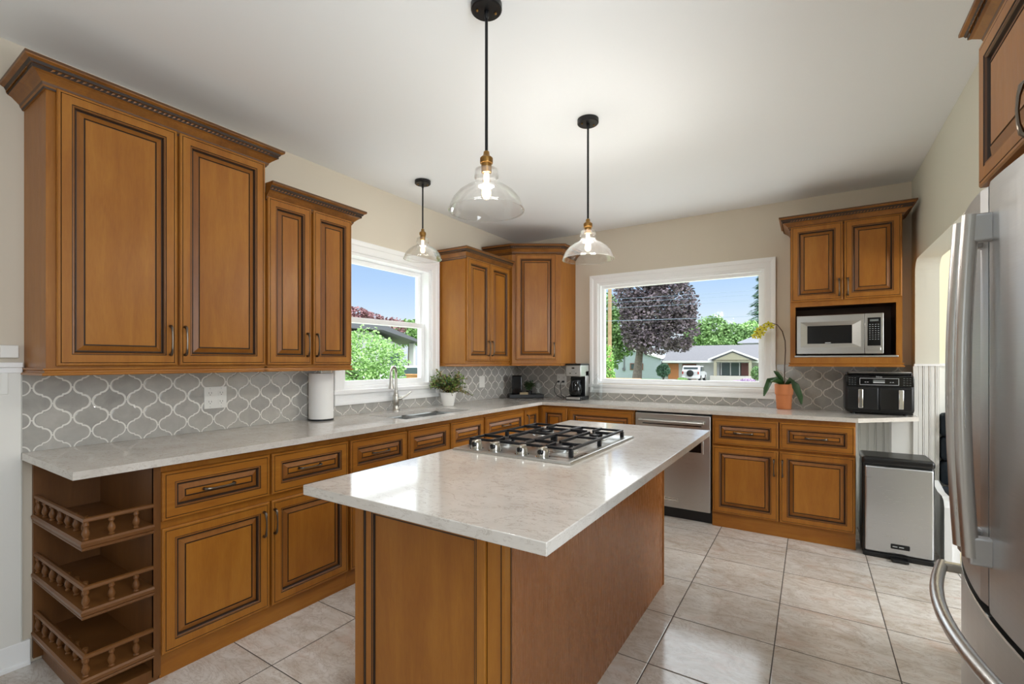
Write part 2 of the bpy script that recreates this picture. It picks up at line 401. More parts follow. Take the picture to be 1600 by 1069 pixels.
# casings and sashes
def casing_prof(m, u0, u1, z0, z1, wd, place):
    """stepped casing around an opening, place(u,z,n)"""
    st = [(0, .0), (0, .016), (.012, .020), (.05, .020), (.056, .026), (.078, .030), (wd, .030), (wd, 0)]
    vs = []
    for o_, n in st:
        for (a, b) in ((u0-o_, z0-o_), (u1+o_, z0-o_), (u1+o_, z1+o_), (u0-o_, z1+o_)): vs.append(place(a, b, n))
    fs = [(4*k+j, 4*k+(j+1) % 4, 4*k+4+(j+1) % 4, 4*k+4+j) for k in range(len(st)-1) for j in range(4)]
    return m.add(vs, fs, 'white_trim')
pl = lambda u, z, n: (n, u, z)
pb = lambda u, z, n: (u, BY-n, z)
def frame4(m, u0, u1, z0, z1, t, n0, n1, place_box, mt='white_trim'):
    place_box(m, u0, u1, z0, z0+t, n0, n1, mt); place_box(m, u0, u1, z1-t, z1, n0, n1, mt)
    place_box(m, u0, u0+t, z0+t, z1-t, n0, n1, mt); place_box(m, u1-t, u1, z0+t, z1-t, n0, n1, mt)
    return m
bl = lambda m, u0, u1, z0, z1, n0, n1, mt: m.box(n0, n1, u0, u1, z0, z1, mt)
bb = lambda m, u0, u1, z0, z1, n0, n1, mt: m.box(u0, u1, BY-n0, BY-n1, z0, z1, mt)
w1 = bpy.data.objects.new('window_1', None); C.objects.link(w1); w1.location = (0, 2.745, 1.1); w1['_o'] = (0, 2.745, 1.1); w1['kind'] = 'structure'
casing_prof(M(), LW[0], LW[1], LW[2]-.02, LW[3], .09, pl).build('casing', w1)
frame4(M(), LW[0], LW[1], LW[2], LW[3], .022, -.14, 0.001, bl).build('jamb_liner', w1)
mzz = 1.650
m = M(); frame4(m, LW[0]+.022, LW[1]-.022, LW[2]+.022, mzz+.022, .040, -.095, -.055, bl).build('lower_sash', w1, .003)
m = M(); frame4(m, LW[0]+.022, LW[1]-.022, mzz-.018, LW[3]-.022, .036, -.135, -.097, bl).build('upper_sash', w1, .003)
M().box(-.076, -.072, LW[0]+.05, LW[1]-.05, LW[2]+.05, mzz-.01, 'window_glass').build('glass_pane', w1)
M().box(-.117, -.113, LW[0]+.05, LW[1]-.05, mzz+.01, LW[3]-.05, 'window_glass').build('glass_pane', w1)
M().cbox(-.05, .045, LW[0]-.105, LW[1]+.10, 1.088, 1.120, 'white_trim', .006).build('window_sill', w1)
w2 = bpy.data.objects.new('window_2', None); C.objects.link(w2); w2.location = (1.77, BY, 1.1); w2['_o'] = (1.77, BY, 1.1); w2['kind'] = 'structure'
casing_prof(M(), BW[0], BW[1], BW[2]-.01, BW[3], .088, pb).build('casing', w2)
frame4(M(), BW[0], BW[1], BW[2], BW[3], .02, -.14, 0.001, bb).build('jamb_liner', w2)
frame4(M(), BW[0]+.018, BW[1]-.018, BW[2]+.018, BW[3]-.018, .030, -.10, -.045, bb).build('fixed_frame', w2, .004)
M().box(BW[0]+.03, BW[1]-.03, BY+.072, BY+.076, BW[2]+.03, BW[3]-.03, 'window_glass').build('glass_pane', w2)
M().cbox(BW[0]-.095, BW[1]+.095, BY-.045, BY+.05, 1.058, 1.092, 'white_trim', .006).build('window_sill', w2)
w3 = bpy.data.objects.new('added_rear_window', None); C.objects.link(w3); w3.location = (1.6, -3, 1.4); w3['_o'] = (1.6, -3, 1.4); w3['kind'] = 'structure'  # unseen window frame added around the rear lamp
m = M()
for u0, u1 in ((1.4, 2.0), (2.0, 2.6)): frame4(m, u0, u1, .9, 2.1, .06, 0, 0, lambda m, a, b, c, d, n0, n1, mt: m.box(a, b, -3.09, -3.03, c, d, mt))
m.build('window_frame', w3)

w4 = bpy.data.objects.new('added_side_window', None); C.objects.link(w4); w4.location = (RX, .22, .9); w4['_o'] = (RX, .22, .9); w4['kind'] = 'structure'  # unseen window made up to carry the side lamp
frame4(M(), -.38, .82, .9, 2.3, .05, 0, 0, lambda m, a, b, c, d, n0, n1, mt: m.box(RX+.02, RX+.07, a, b, c, d, mt)).build('window_frame', w4)
# beadboard wainscot
def beadboard(m, u0, u1, z0, z1, put, pitch=.062):
    """vertical boards with a bead groove; put(u, z, n)"""
    u = u0
    while u < u1-1e-4:
        e_ = min(u+pitch, u1)
        pr = [(u, .004), (u+.002, .0), (u+.004, .004), (u+.007, .0065), (u+.010, .004), (u+.012, 0), (u+.014, .005), (e_, .005)]
        pr = [(a, b) for a, b in pr if a <= e_]
        vs = [put(a, z, b) for a, b in pr for z in (z0, z1)]
        m.add(vs, [(2*i, 2*i+2, 2*i+3, 2*i+1) for i in range(len(pr)-1)], 'white_board')
        u = e_
    return m
m = M(); beadboard(m, -3.0, .574, .10, 1.30, lambda u, z, n: (.010+n, u, z), .17)
struct(m, 'trim_1', 'white board wainscot on the left wall')
m = M(); m.box(.0, .036, -3.0, .574, 1.304, 1.326, 'white_trim').box(0, .024, -3.0, .574, 1.28, 1.304, 'white_trim')
struct(m, 'trim_2', 'white chair rail capping the left wainscot', bevel=.003)
struct(M().box(0, .018, -3.0, .60, 0, .11, 'white_trim').box(0, .024, -3.0, .60, 0, .02, 'white_trim'), 'baseboard_left', bevel=.003)
# jamb of the opening: boards and cap
m = M(); beadboard(m, RX+.004, RX+.131, 0, 1.296, lambda u, z, n: (u, a1-.006-n, z), .034)
m.box(RX-.008, RX+.150, a1-.022, a1, 1.296, 1.312, 'white_trim')
m.box(RX-.012, RX+.012, a1-.012, a1+.01, 0, 1.296, 'white_board')
struct(m, 'trim_3', 'white beadboard and cap on the jamb of the opening')
m = M(); beadboard(m, RX+.136, 6.4, 0, 1.296, lambda u, z, n: (u, BY-.006-n, z), .062)
m.box(RX+.135, 6.4, BY-.03, BY, 1.296, 1.314, 'white_trim')
struct(m, 'trim_4', 'white beadboard with a cap rail in the nook')
# beadboard under the clipped end of the back worktop
m = M(); beadboard(m, 3.158, 3.40, 0, .900, lambda u, z, n: (u, BY-.006-n, z), .05)
m.box(3.40, RX, 4.60, BY, 0, .900, 'white_board')
m.box(3.1525, 3.157, 4.17, 4.72, 0, .899, 'white_board')  # unseen white board added to keep brown bounce off the beadboard
struct(m, 'trim_5', 'white beadboard below the worktop end, with an added bounce board')

# arabesque backsplash
P_, Q_ = .138, .144
def lantern(g):
    P, Q, e_, n_, m_ = P_, Q_, .0045, P_*.013, Q_*.027
    q = []
    rx, ry = P/4-e_-n_, Q/4-m_; K = 7
    for i in range(K): a = i/(K-1)*pi/2; q.append((P/4+n_+rx*cos(a), ry*sin(a)))
    for i in range(K): a = i/(K-1)*pi/2; q.append((P/4-n_-rx*sin(a), Q/2-ry*cos(a)))
    pts = q+[(-x, y) for x, y in q[::-1]]+[(-x, -y) for x, y in q[1:]]+[(x, -y) for x, y in q[::-1][:-1]]
    n = len(pts); o_ = []
    for i in range(n):
        a, b = Vector(pts[i-1]), Vector(pts[(i+1) % n]); t = (b-a).normalized(); 
        x, y = pts[i][0]-t.y*g, pts[i][1]+t.x*g          # keep the narrow tips from folding over
        if pts[i][0]*x < 0: x = 0.0004*(1 if pts[i][0] > 0 else -1)
        o_.append((x, y))
    for k in (K*2-1, K*2, K*6-3, K*6-2):                    # tip corners drawn back a little
        if k < n: o_[k] = (o_[k][0], o_[k][1]-(g*.35 if o_[k][1] > 0 else -g*.35))
    return o_
L0, L1, L2 = lantern(.0040), lantern(.0052), lantern(.0074)
def clip(poly, ax, lim, keep_less):
    o_ = []; n = len(poly)
    ins = lambda q: (q[ax] <= lim) == keep_less or abs(q[ax]-lim) < 1e-9
    for i in range(n):
        a, b = poly[i-1], poly[i]; ia, ib = ins(a), ins(b)
        if ia != ib:
            t = (lim-a[ax])/(b[ax]-a[ax]); o_.append((a[0]+t*(b[0]-a[0]), a[1]+t*(b[1]-a[1])))
        if ib: o_.append(b)
    return o_
def arabesque(m, rects, cu, cz, put):
    for (u0, u1, z0, z1) in rects:
        vs = [put(*q) for q in ((u0, z0, .0050), (u1, z0, .0050), (u1, z1, .0050), (u0, z1, .0050))]
        m.add(vs, [(0, 1, 2, 3)], 'grout')
        for k in range(2):
            i0 = int(math.floor((u0-cu)/P_))-1; i1 = int((u1-cu)/P_)+2; j0 = int(math.floor((z0-cz)/Q_))-1; j1 = int((z1-cz)/Q_)+2
            for i in range(i0, i1+1):
                for j in range(j0, j1+1):
                    x = cu+i*P_+k*P_/2; z = cz+j*Q_+k*Q_/2
                    if x+P_/2 < u0 or x-P_/2 > u1 or z+Q_/2 < z0 or z-Q_/2 > z1: continue
                    full = x-P_/2 >= u0 and x+P_/2 <= u1 and z-Q_/2 >= z0 and z+Q_/2 <= z1
                    A = [(x+a, z+b) for a, b in L0]; B = [(x+a, z+b) for a, b in L1]; D = [(x+a, z+b) for a, b in L2]
                    if full:
                        n = len(A); vs = [put(a, b, .0045) for a, b in A]+[put(a, b, .0066) for a, b in B]+[put(a, b, .0073) for a, b in D]
                        fs = [(r_*n+q, r_*n+(q+1) % n, (r_+1)*n+(q+1) % n, (r_+1)*n+q) for r_ in (0, 1) for q in range(n)]
                        m.add(vs, fs+[tuple(range(2*n, 3*n))], 'glazed_tile')
                        m.sm[-len(fs)-1:] = [True]*len(fs)+[False]
                    else:
                        B = [(x+a, z+b) for a, b in lantern(.003)]
                        for ax, lim, kl in ((0, u0+.001, False), (0, u1-.001, True), (1, z0+.001, False), (1, z1-.001, True)):
                            B = clip(B, ax, lim, kl)
                            if len(B) < 3: break
                        if len(B) < 3: continue
                        n = len(B); vs = [put(a, b, .002) for a, b in B]+[put(a, b, .007) for a, b in B]
                        m.add(vs, [(q, (q+1) % n, n+(q+1) % n, n+q) for q in range(n)]+[tuple(range(n, 2*n))], 'glazed_tile')
    return m
ZT = 1.305
m = M(); arabesque(m, [(.576, 2.16, CT, ZT), (2.16, 3.325, CT, 1.088), (3.325, BY, CT, ZT)], .675, 1.212, lambda u, z, n: (n, u, z))
struct(m, 'trim_6', 'grey lantern-shaped glazed tiles with white grout along the left wall')
m = M(); arabesque(m, [(0.008, .91, CT, ZT), (.91, 2.64, CT, 1.058), (2.64, RX, CT, ZT)], 2.902, 1.212, lambda u, z, n: (u, BY-n, z))
struct(m, 'trim_7', 'grey lantern-shaped glazed tiles with white grout along the back wall')

# ------------------------------------------------------------------ cabinets
DP = [(0, 0), (0, .017), (.004, .021), (.011, .021), (.0125, .0185), (.014, .0215), (.046, .0215), (.0475, .019), (.049, .019), (.0535, .020),
      (.057, .016), (.060, .0085), (.064, .0085), (.085, .0165), (.0865, .0130), (.0895, .0130), (.0908, .0165)]
def door_mats(w_): return [w_, w_, w_, 'glaze', 'glaze_soft', w_, 'glaze', 'glaze', 'wood_bevel', 'glaze_soft', 'glaze', 'glaze', 'wood_bevel', 'glaze', 'glaze', 'glaze_soft', w_]
def handle(fr, kind, u, v, L, n0, parent, name='handle'):
    m = M(); m.fr = fr; m.seg = 8
    a = [(-L/2, 0), (-L/2, .012), (-L/2+.008, .020), (-L/2+.03, .025), (0, .027), (L/2-.03, .025), (L/2-.008, .020), (L/2, .012), (L/2, 0)]
    rd = [.0075, .0065, .0062, .0042, .0036, .0042, .0062, .0065, .0075]
    pts = [((u+q, v, n0+n) if kind == 'h' else (u, v+q, n0+n)) for q, n in a]
    m.tube(pts, rd, 'pewter'); return m.build(name, parent)
def front(fr, kind, u0, u1, v0, v1, parent, hd=None, n0=0.0, wd=None, prof=None, pm=None):
    """a raised-panel door or drawer front with glazed grooves"""
    m = M(); m.fr = fr
    wd = wd or ('wood' if kind == 'door' else 'wood_across')
    pr = prof or DP; s_ = min(1, (min(u1-u0, v1-v0)/2-.008)/pr[-1][0])
    m.rings(u1-u0, v1-v0, [(i*s_, n0+n) for i, n in pr], pm or door_mats(wd), u0, v0)
    o = m.build(kind, parent)
    if hd: handle(fr, hd[0], hd[1], hd[2], hd[3], n0+.021, o)
    return o
CROWN = [(0, 0), (.006, 0), (.009, .007), (.013, .012), (.016, .022), (.026, .032), (.040, .045), (.050, .050), (.052, .053), (.052, .064), (.057, .066), (.062, .076), (.074, .082), (.076, .086), (.076, .096), (0, .096)]
def crown(path, z, parent, k=1.0, first=0, name='crown_molding'):
    m = M(); bands = ['crown_wood', 'glaze', 'crown_wood', 'glaze_soft', 'crown_wood', 'crown_wood', 'crown_wood', 'glaze', 'glaze', 'glaze_soft', 'glaze', 'crown_wood', 'crown_wood', 'glaze_soft', 'crown_wood', 'crown_wood'][:len(CROWN)-1]
    m.sweep(path, [(a*k, z+b*k) for a, b in CROWN], bands*(len(path)-1)+['crown_wood']*2)
    # rope bead along the middle of the crown
    o_ = .053*k; zc = z+.0585*k; P = [Vector(q) for q in path]; n = len(P)
    for i in range(n-1):
        d = (P[i+1]-P[i]); Ln = d.length; d.normalize(); nn = Vector((d.y, -d.x))
        c = int(Ln/.019)
        for j in range(c):
            q = P[i]+d*((j+.5)*Ln/c)+nn*o_
            t = .0085
            vs = [(q.x+d.x*t*1.1, q.y+d.y*t*1.1, zc+t*.9), (q.x-d.x*t*1.1, q.y-d.y*t*1.1, zc-t*.9), (q.x+d.x*t*.3+nn.x*t*.6, q.y+d.y*t*.3+nn.y*t*.6, zc-t*.35), (q.x-d.x*t*.3+nn.x*t*.6, q.y-d.y*t*.3+nn.y*t*.6, zc+t*.35)]
            m.add(vs, [(0, 2, 3), (2, 1, 3), (0, 1, 2), (0, 3, 1)], 'crown_wood')
    return m.build(name, parent)
def light_rail(path, z, parent):
    return M().sweep(path, [(0, z), (.012, z), (.014, z+.004), (.012, z+.010), (.006, z+.012), (.004, z+.020), (.010, z+.024), (.010, z+.030), (0, z+.030)], 'wood_across').build('light_rail', parent)

def fr_(O, d): return (Vector(O), Vector(d['U']), Vector(Z_), Vector(d['N']))

# open end shelves with galleries
t = thing('open_shelf_unit', 'open end shelf unit with three spindle-railed shelves at the near end of the left worktop', 'shelf unit', (0.3, .72, 0))
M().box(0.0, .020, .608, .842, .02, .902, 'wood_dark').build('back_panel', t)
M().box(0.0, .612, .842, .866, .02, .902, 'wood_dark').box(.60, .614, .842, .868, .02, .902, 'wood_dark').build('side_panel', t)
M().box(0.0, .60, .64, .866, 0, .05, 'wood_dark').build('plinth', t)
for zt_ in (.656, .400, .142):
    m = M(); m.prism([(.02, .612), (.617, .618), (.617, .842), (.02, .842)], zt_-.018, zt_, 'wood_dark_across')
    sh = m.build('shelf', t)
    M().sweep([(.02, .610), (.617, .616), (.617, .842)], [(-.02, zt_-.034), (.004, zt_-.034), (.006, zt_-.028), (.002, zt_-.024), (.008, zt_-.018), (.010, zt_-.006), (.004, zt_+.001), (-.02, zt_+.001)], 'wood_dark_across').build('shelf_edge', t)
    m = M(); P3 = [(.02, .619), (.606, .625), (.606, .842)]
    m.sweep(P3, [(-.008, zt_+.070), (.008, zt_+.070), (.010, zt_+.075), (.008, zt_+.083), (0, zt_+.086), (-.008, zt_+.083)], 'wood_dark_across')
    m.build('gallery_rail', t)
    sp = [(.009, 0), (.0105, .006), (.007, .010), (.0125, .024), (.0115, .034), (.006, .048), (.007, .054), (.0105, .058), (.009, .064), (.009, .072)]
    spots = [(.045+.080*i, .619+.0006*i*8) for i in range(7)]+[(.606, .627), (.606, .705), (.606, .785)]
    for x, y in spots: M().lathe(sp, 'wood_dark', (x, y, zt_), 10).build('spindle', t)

def base_cab(name, label, d, O, wd, depth, fronts, group='honey brown base cabinets', toe=.10, carc=True):
    t = thing(name, label, 'cabinet', O, group); fr = fr_(O, d)
    m = M(); m.fr = fr; m.box(0.001, wd-.001, toe, .8995 if carc else .70, -depth, -.02, 'wood'); m.build('carcass', t)
    m = M(); m.fr = fr; m.box(0, wd, toe, .8995, -.02, 0, 'wood'); m.build('face_frame', t)
    m = M(); m.fr = fr; m.box(0, wd, 0, toe, -.05, -.008, 'wood_across'); m.build('toe_kick', t)
    for f in fronts: front(fr, *f[:5], t, f[5] if len(f) > 5 else None)
    return t
DZ = (.662, .866); OZ = (.108, .640)
F0 = .610
def lrow(y): return y
t = base_cab('base_cabinet', 'left-wall base cabinet beside the open shelves, two drawers over two doors', FL, (F0, .868, 0), .948, .585, [
    ('drawer', .0, .465, *DZ, ('h', .225, .765, .128)), ('drawer', .478, .941, *DZ, ('h', .69, .768, .128)),
    ('door', .0, .465, .105, .630, ('v', .434, .527, .118)), ('door', .478, .941, .105, .630, ('v', .490, .527, .118))])
t = base_cab('base_cabinet', 'left-wall base cabinet with one drawer, between the two-door cabinet and the sink cabinet', FL, (F0, 1.818, 0), .478, .585, [
    ('drawer', .010, .472, *DZ, ('h', .24, .768, .128)), ('door', .010, .472, .105, .630, ('v', .44, .53, .118))])
t = base_cab('sink_cabinet', 'left-wall sink base cabinet with two plain false fronts', FL, (F0, 2.298, 0), .890, .585, [
    ('drawer', .005, .438, *DZ), ('drawer', .455, .876, *DZ), ('door', .005, .438, .105, .630, ('v', .41, .53, .118)), ('door', .455, .876, .105, .630, ('v', .48, .53, .118))], toe=.10, carc=False)
t = base_cab('base_cabinet', 'left-wall base cabinet with one wide drawer, beyond the sink cabinet', FL, (F0, 3.190, 0), .642, .585, [
    ('drawer', .009, .632, *DZ, ('h', .32, .768, .128)), ('door', .009, .315, .105, .630, ('v', .29, .53, .118)), ('door', .325, .632, .105, .630, ('v', .35, .53, .118))])
# corner cabinet: an L with two narrow doors
t = thing('corner_base_cabinet', 'corner base cabinet with two narrow doors meeting where the worktops turn', 'cabinet', (.35, 4.45, 0), 'honey brown base cabinets')
M().prism([(.02, 3.835), (.590, 3.835), (.590, 4.155), (.945, 4.155), (.945, BY-.012), (.02, BY-.012)], .10, .900, 'wood').build('carcass', t)
M().prism([(.590, 3.835), (.610, 3.835), (.610, 4.135), (.945, 4.135), (.945, 4.155), (.590, 4.155)], .10, .8995, 'wood').build('face_frame', t)
M().prism([(.56, 3.835), (.60, 3.835), (.60, 4.143), (.945, 4.143), (.945, 4.18), (.56, 4.18)], 0, .10, 'wood_across').build('toe_kick', t)
front(fr_((F0, 3.835, 0), FL), 'door', .010, .272, .105, .866, t, ('v', .045, .76, .118))
front(fr_((.632, 4.135, 0), FB), 'door', .025, .302, .105, .880, t)
t = base_cab('base_cabinet', 'back-wall base cabinet with one wide drawer, left of the dishwasher', FB, (.946, 4.135, 0), .640, .58, [
    ('drawer', .007, .632, .662, .878), ('door', .007, .315, .105, .640, ('v', .29, .53, .118)), ('door', .325, .632, .105, .640, ('v', .35, .53, .118))])
t = base_cab('base_cabinet', 'back-wall base cabinet right of the dishwasher, two drawers over two doors', FB, (2.218, 4.135, 0), .934, .58, [
    ('drawer', .008, .464, .668, .870, ('h', .228, .768, .128)), ('drawer', .474, .930, .668, .870, ('h', .702, .768, .128)),
    ('door', .008, .464, .120, .650, ('v', .436, .525, .118)), ('door', .474, .930, .120, .650, ('v', .492, .525, .118))], toe=.112)

# upper cabinets
def upper(name, label, y0, y1, z0, z1, splits, zd, group='honey brown wall cabinets'):
    t = thing(name, label, 'wall cabinet', (0, (y0+y1)/2, z0), group)
    M().box(0.0, .290, y0, y1, z0+.03, z1, 'wood').build('carcass', t)
    M().box(.290, .310, y0, y1, z0+.03, z1, 'wood').build('face_frame', t)
    for k, (a, b) in enumerate(splits):
        hy = (b-.030) if k == 0 else (a+.022)
        front(fr_((.310, 0, 0), FL), 'door', a, b, *zd, t, ('v', hy, zd[0]+.118, .135))
    light_rail([(.001, y0), (.310, y0), (.310, y1), (.001, y1)], z0, t)
    return t
t = upper('wall_cabinet', 'tall two-door wall cabinet with crown at the near end of the left wall', .583, 1.492, 1.272, 2.46, [(.612, 1.046), (1.057, 1.484)], (1.312, 2.440))
crown([(0, .583), (.312, .583), (.312, 1.492), (0, 1.492)], 2.426, t)
t = upper('wall_cabinet', 'shorter two-door wall cabinet between the tall cabinet and the left window', 1.494, 2.083, 1.272, 2.285, [(1.500, 1.777), (1.791, 2.078)], (1.312, 2.262))
crown([(.312, 1.494), (.312, 2.083), (0, 2.083)], 2.240, t)
t = upper('wall_cabinet', 'narrow two-door wall cabinet right of the left window', 3.335, 4.060, 1.285, 2.275, [(3.345, 3.697), (3.706, 4.048)], (1.335, 2.262))
crown([(0, 3.335), (.312, 3.335), (.312, 4.060)], 2.250, t, .95)
t = thing('corner_wall_cabinet', 'angled corner wall cabinet with one door above the coffee maker', 'wall cabinet', (.3, 4.4, 1.285), 'honey brown wall cabinets')
PL = [(.012, 4.068), (.330, 4.095), (.742, 4.370), (.742, BY-.002), (.012, BY-.002)]
M().prism(PL, 1.315, 2.46, 'wood').build('carcass', t)
light_rail([(.012, 4.068), (.330, 4.095), (.742, 4.370), (.742, BY-.002)], 1.285, t)
crown([(.012, 4.068), (.330, 4.095), (.742, 4.370), (.742, BY-.002)], 2.425, t)
dd = Vector((.742-.330, 4.370-4.095, 0)); Ld = dd.length; dd.normalize()
fr = (Vector((.330, 4.095, 0)), dd, Vector(Z_), Vector((dd.y, -dd.x, 0)))
front(fr, 'door', .035, Ld-.045, 1.345, 2.425, t, ('v', Ld-.070, 1.45, .135))
# microwave cabinet
t = thing('microwave_cabinet', 'two-door wall cabinet with an open niche holding the microwave, right of the back window', 'wall cabinet', (3.095, 4.6, 1.29), 'honey brown wall cabinets')
x0, x1, yf = 2.750, 3.440, 4.42
m = M(); m.box(x0, x1, yf+.02, BY-.002, 1.772, 2.42, 'wood'); m.box(x0, x0+.02, yf+.02, BY-.002, 1.318, 1.772, 'wood'); m.box(x1-.02, x1, yf+.02, BY-.002, 1.318, 1.772, 'wood')
m.build('carcass', t)
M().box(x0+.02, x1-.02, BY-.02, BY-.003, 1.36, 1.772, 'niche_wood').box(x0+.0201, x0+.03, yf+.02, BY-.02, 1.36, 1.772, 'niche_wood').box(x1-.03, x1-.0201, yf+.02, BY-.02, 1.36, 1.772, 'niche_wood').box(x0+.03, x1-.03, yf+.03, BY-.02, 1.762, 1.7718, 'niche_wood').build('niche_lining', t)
m = M(); m.box(x0, x0+.036, yf, yf+.02, 1.318, 1.79, 'wood').box(x1-.034, x1, yf, yf+.02, 1.318, 1.79, 'wood').box(x0+.036, x1-.034, yf, yf+.02, 1.760, 1.79, 'wood').box(x0+.036, x1-.034, yf, yf+.02, 1.318, 1.368, 'wood').box(x0, x1, yf, yf+.02, 1.79, 2.42, 'wood')
m.build('face_frame', t)
M().box(x0+.02, x1-.02, yf+.02, BY-.003, 1.318, 1.368, 'wood').build('niche_shelf', t)
M().cbox(x0+.030, x1-.022, yf-.010, yf, 1.362, 1.376, 'steel', .003).build('shelf_lip', t)
fr = fr_((x0, yf, 0), FB)
front(fr, 'door', .006, .341, 1.800, 2.395, t, ('v', .318, 1.895, .125)); front(fr, 'door', .350, .686, 1.800, 2.395, t, ('v', .372, 1.895, .125))
crown([(x0, BY-.002), (x0, yf), (x1, yf), (x1, BY-.002)][::1], 2.378, t)
light_rail([(x0, BY-.002), (x0, yf), (x1, yf), (x1, BY-.002)], 1.290, t)
# cabinet above the fridge
FX = 3.31; FE = 1.885
t = thing('fridge_cabinet', 'wall cabinet with crown above the refrigerator at the right edge', 'wall cabinet', (3.42, 1.4, 1.81), 'honey brown wall cabinets')
M().box(FX+.02, RX, FE-1.0, FE, 1.795, 2.34, 'wood').build('carcass', t)
M().box(FX, FX+.02, FE-1.0, FE, 1.795, 2.30, 'wood').build('face_frame', t)
fr = fr_((FX, FE, 0), FR)
front(fr, 'door', .010, .445, 1.825, 2.225, t, ('v', .418, 1.875, .12)); front(fr, 'door', .455, .985, 1.825, 2.225, t, None)
crown([(RX, FE), (FX, FE), (FX, FE-1.0)], 2.245, t, .68)

# ------------------------------------------------------------------ worktops
SK = (.175, .560, 2.350, 3.100)
m = M(); z0, z1 = CT-.030, CT
CX_ = .673
m.box(.0075, CX_, .572, SK[2], z0, z1, 'quartz').box(.0075, SK[0], SK[2], SK[3], z0, z1, 'quartz').box(SK[1], CX_, SK[2], SK[3], z0, z1, 'quartz')
m.prism([(.0075, SK[3]), (CX_, SK[3]), (CX_, 4.105), (3.165, 4.105), (RX-.001, 4.455), (RX-.001, BY-.0075), (.0075, BY-.0075)], z0, z1, 'quartz')
single(m, 'kitchen_worktop', 'L-shaped pale quartz worktop running along the left and back walls', 'worktop', (.35, 3.0, z0))
t = thing('kitchen_sink', 'undermount stainless double-bowl sink below the left window', 'sink', (.37, 2.72, .70))
def basin(m, x0, x1, y0, y1, zt_, zb):
    rg = [(0, zt_), (.004, zt_-.01), (.012, zb+.03), (.03, zb+.004), (.05, zb)]
    vs = []
    for i, z in rg: vs += [(x0+i, y0+i, z), (x1-i, y0+i, z), (x1-i, y1-i, z), (x0+i, y1-i, z)]
    fs = [(4*k+j, 4*k+4+j, 4*k+4+(j+1) % 4, 4*k+(j+1) % 4) for k in range(len(rg)-1) for j in range(4)]
    k = 4*(len(rg)-1); fs.append((k, k+1, k+2, k+3))
    return m.add(vs, fs, 'steel_basin')
for y0, y1 in ((2.345, 2.700), (2.728, 3.105)):
    b = basin(M(), SK[0]-.004, SK[1]+.004, y0, y1, z0-.001, .72).build('basin', t)
    M().lathe([(.001, .7225), (.03, .7225), (.038, .726), (.042, .7215)], 'chrome', ((SK[0]+SK[1])/2, (y0+y1)/2, 0), 20).build('drain', b)
M().box(SK[0]-.004, SK[1]+.004, 2.698, 2.730, .87, .8995, 'steel_basin').build('divider', t)

t = thing('faucet', 'brushed nickel gooseneck faucet with a side lever behind the sink', 'faucet', (.09, 2.712, CT))
M().lathe([(.030, CT), (.030, CT+.006), (.024, CT+.012), (.021, CT+.05), (.024, CT+.06), (.024, CT+.12), (.019, CT+.135), (.013, CT+.16), (.013, CT+.17), (.001, CT+.17)], 'nickel', (.09, 2.712, 0), 20).build('body', t)
dx, dy = .045, -.095; ap = []
for i in range(17):
    a = pi*i/16; rr = (1-cos(a))/2; ap.append((.09+dx*rr, 2.712+dy*rr, 1.235+.050*sin(a)))
M().tube([(.09, 2.712, CT+.16), (.09, 2.712, 1.18)]+ap+[(.137, 2.615, 1.19)], .0115, 'nickel').build('gooseneck', t)
M().lathe([(.012, 0), (.014, -.01), (.015, -.06), (.021, -.085), (.021, -.098), (.001, -.098)][::-1], 'nickel', (.1385, 2.612, 1.215), 18).build('spray_head', t)
m = M(); m.tube([(.105, 2.722, 1.03), (.125, 2.745, 1.035)], .015, 'nickel').tube([(.123, 2.742, 1.035), (.135, 2.775, 1.05), (.15, 2.825, 1.085)], [.009, .007, .006], 'nickel'); m.build('lever', t)

# ------------------------------------------------------------------ island
IX0, IX1, IY0, IY1 = 1.518, 2.402, .920, 2.935
t = thing('island_cabinet', 'honey brown kitchen island cabinet with a framed end panel', 'kitchen island', (1.83, 2.0, 0))
BX0, BX1, BF, BB = 1.505+.0, 2.150, 1.140, 2.885
M().box(BX0+.022, BX1-.004, BF+.02, BB-.004, .0, .8995, 'wood_panel').build('carcass', t)
M().box(BX1-.004, BX1, BF+.035, BB, 0, .8995, 'wood_panel').build('side_panel', t)
m = M(); m.box(BX1-.060, BX1+.001, BF-.001, BF+.035, 0, .8995, 'wood').box(BX1-.002, BX1+.003, BF+.028, BF+.035, 0, .90, 'glaze_soft').box(BX1-.012, BX1-.010, BF-.003, BF, 0, .90, 'glaze'); m.build('corner_post', t)
m = M(); m.box(BX0, BX0+.058, BF-.001, BF+.035, 0, .8995, 'wood').box(BX0+.048, BX0+.058, BF-.003, BF, 0, .90, 'glaze').box(BX0+.040, BX0+.046, BF-.004, BF, 0, .90, 'wood'); m.build('corner_post', t)
m = M(); m.box(BX1-.003, BX1+.004, BB-.012, BB+.004, 0, .8995, 'wood').build('corner_bead', t)
IP = [(0, 0), (0, .010), (.003, .013), (.030, .013), (.032, .010), (.034, .012), (.037, .012), (.039, .006), (.044, .006)]
front(fr_((BX0+.058, BF, 0), FB), 'door', .006, BX1-.060-BX0-.058-.004, .02, .836, t, None, -.004, 'wood_panel', IP, ['wood', 'wood', 'wood', 'glaze', 'glaze', 'wood', 'glaze', 'glaze', 'wood'])
fr = fr_((BX0+.022, BB, 0), FR)
for k in range(3):
    u = .02+k*.575
    front(fr, 'drawer', u, u+.56, .68, .87, t, ('h', u+.28, .775, .128)); front(fr, 'door', u, u+.56, .10, .665, t, ('v', u+.52, .55, .118))
single(M().cbox(IX0, IX1, IY0, IY1, CT-.032, CT, 'quartz', .0025), 'island_worktop', 'rectangular pale quartz worktop on the island', 'worktop', (1.96, 1.93, CT-.032))

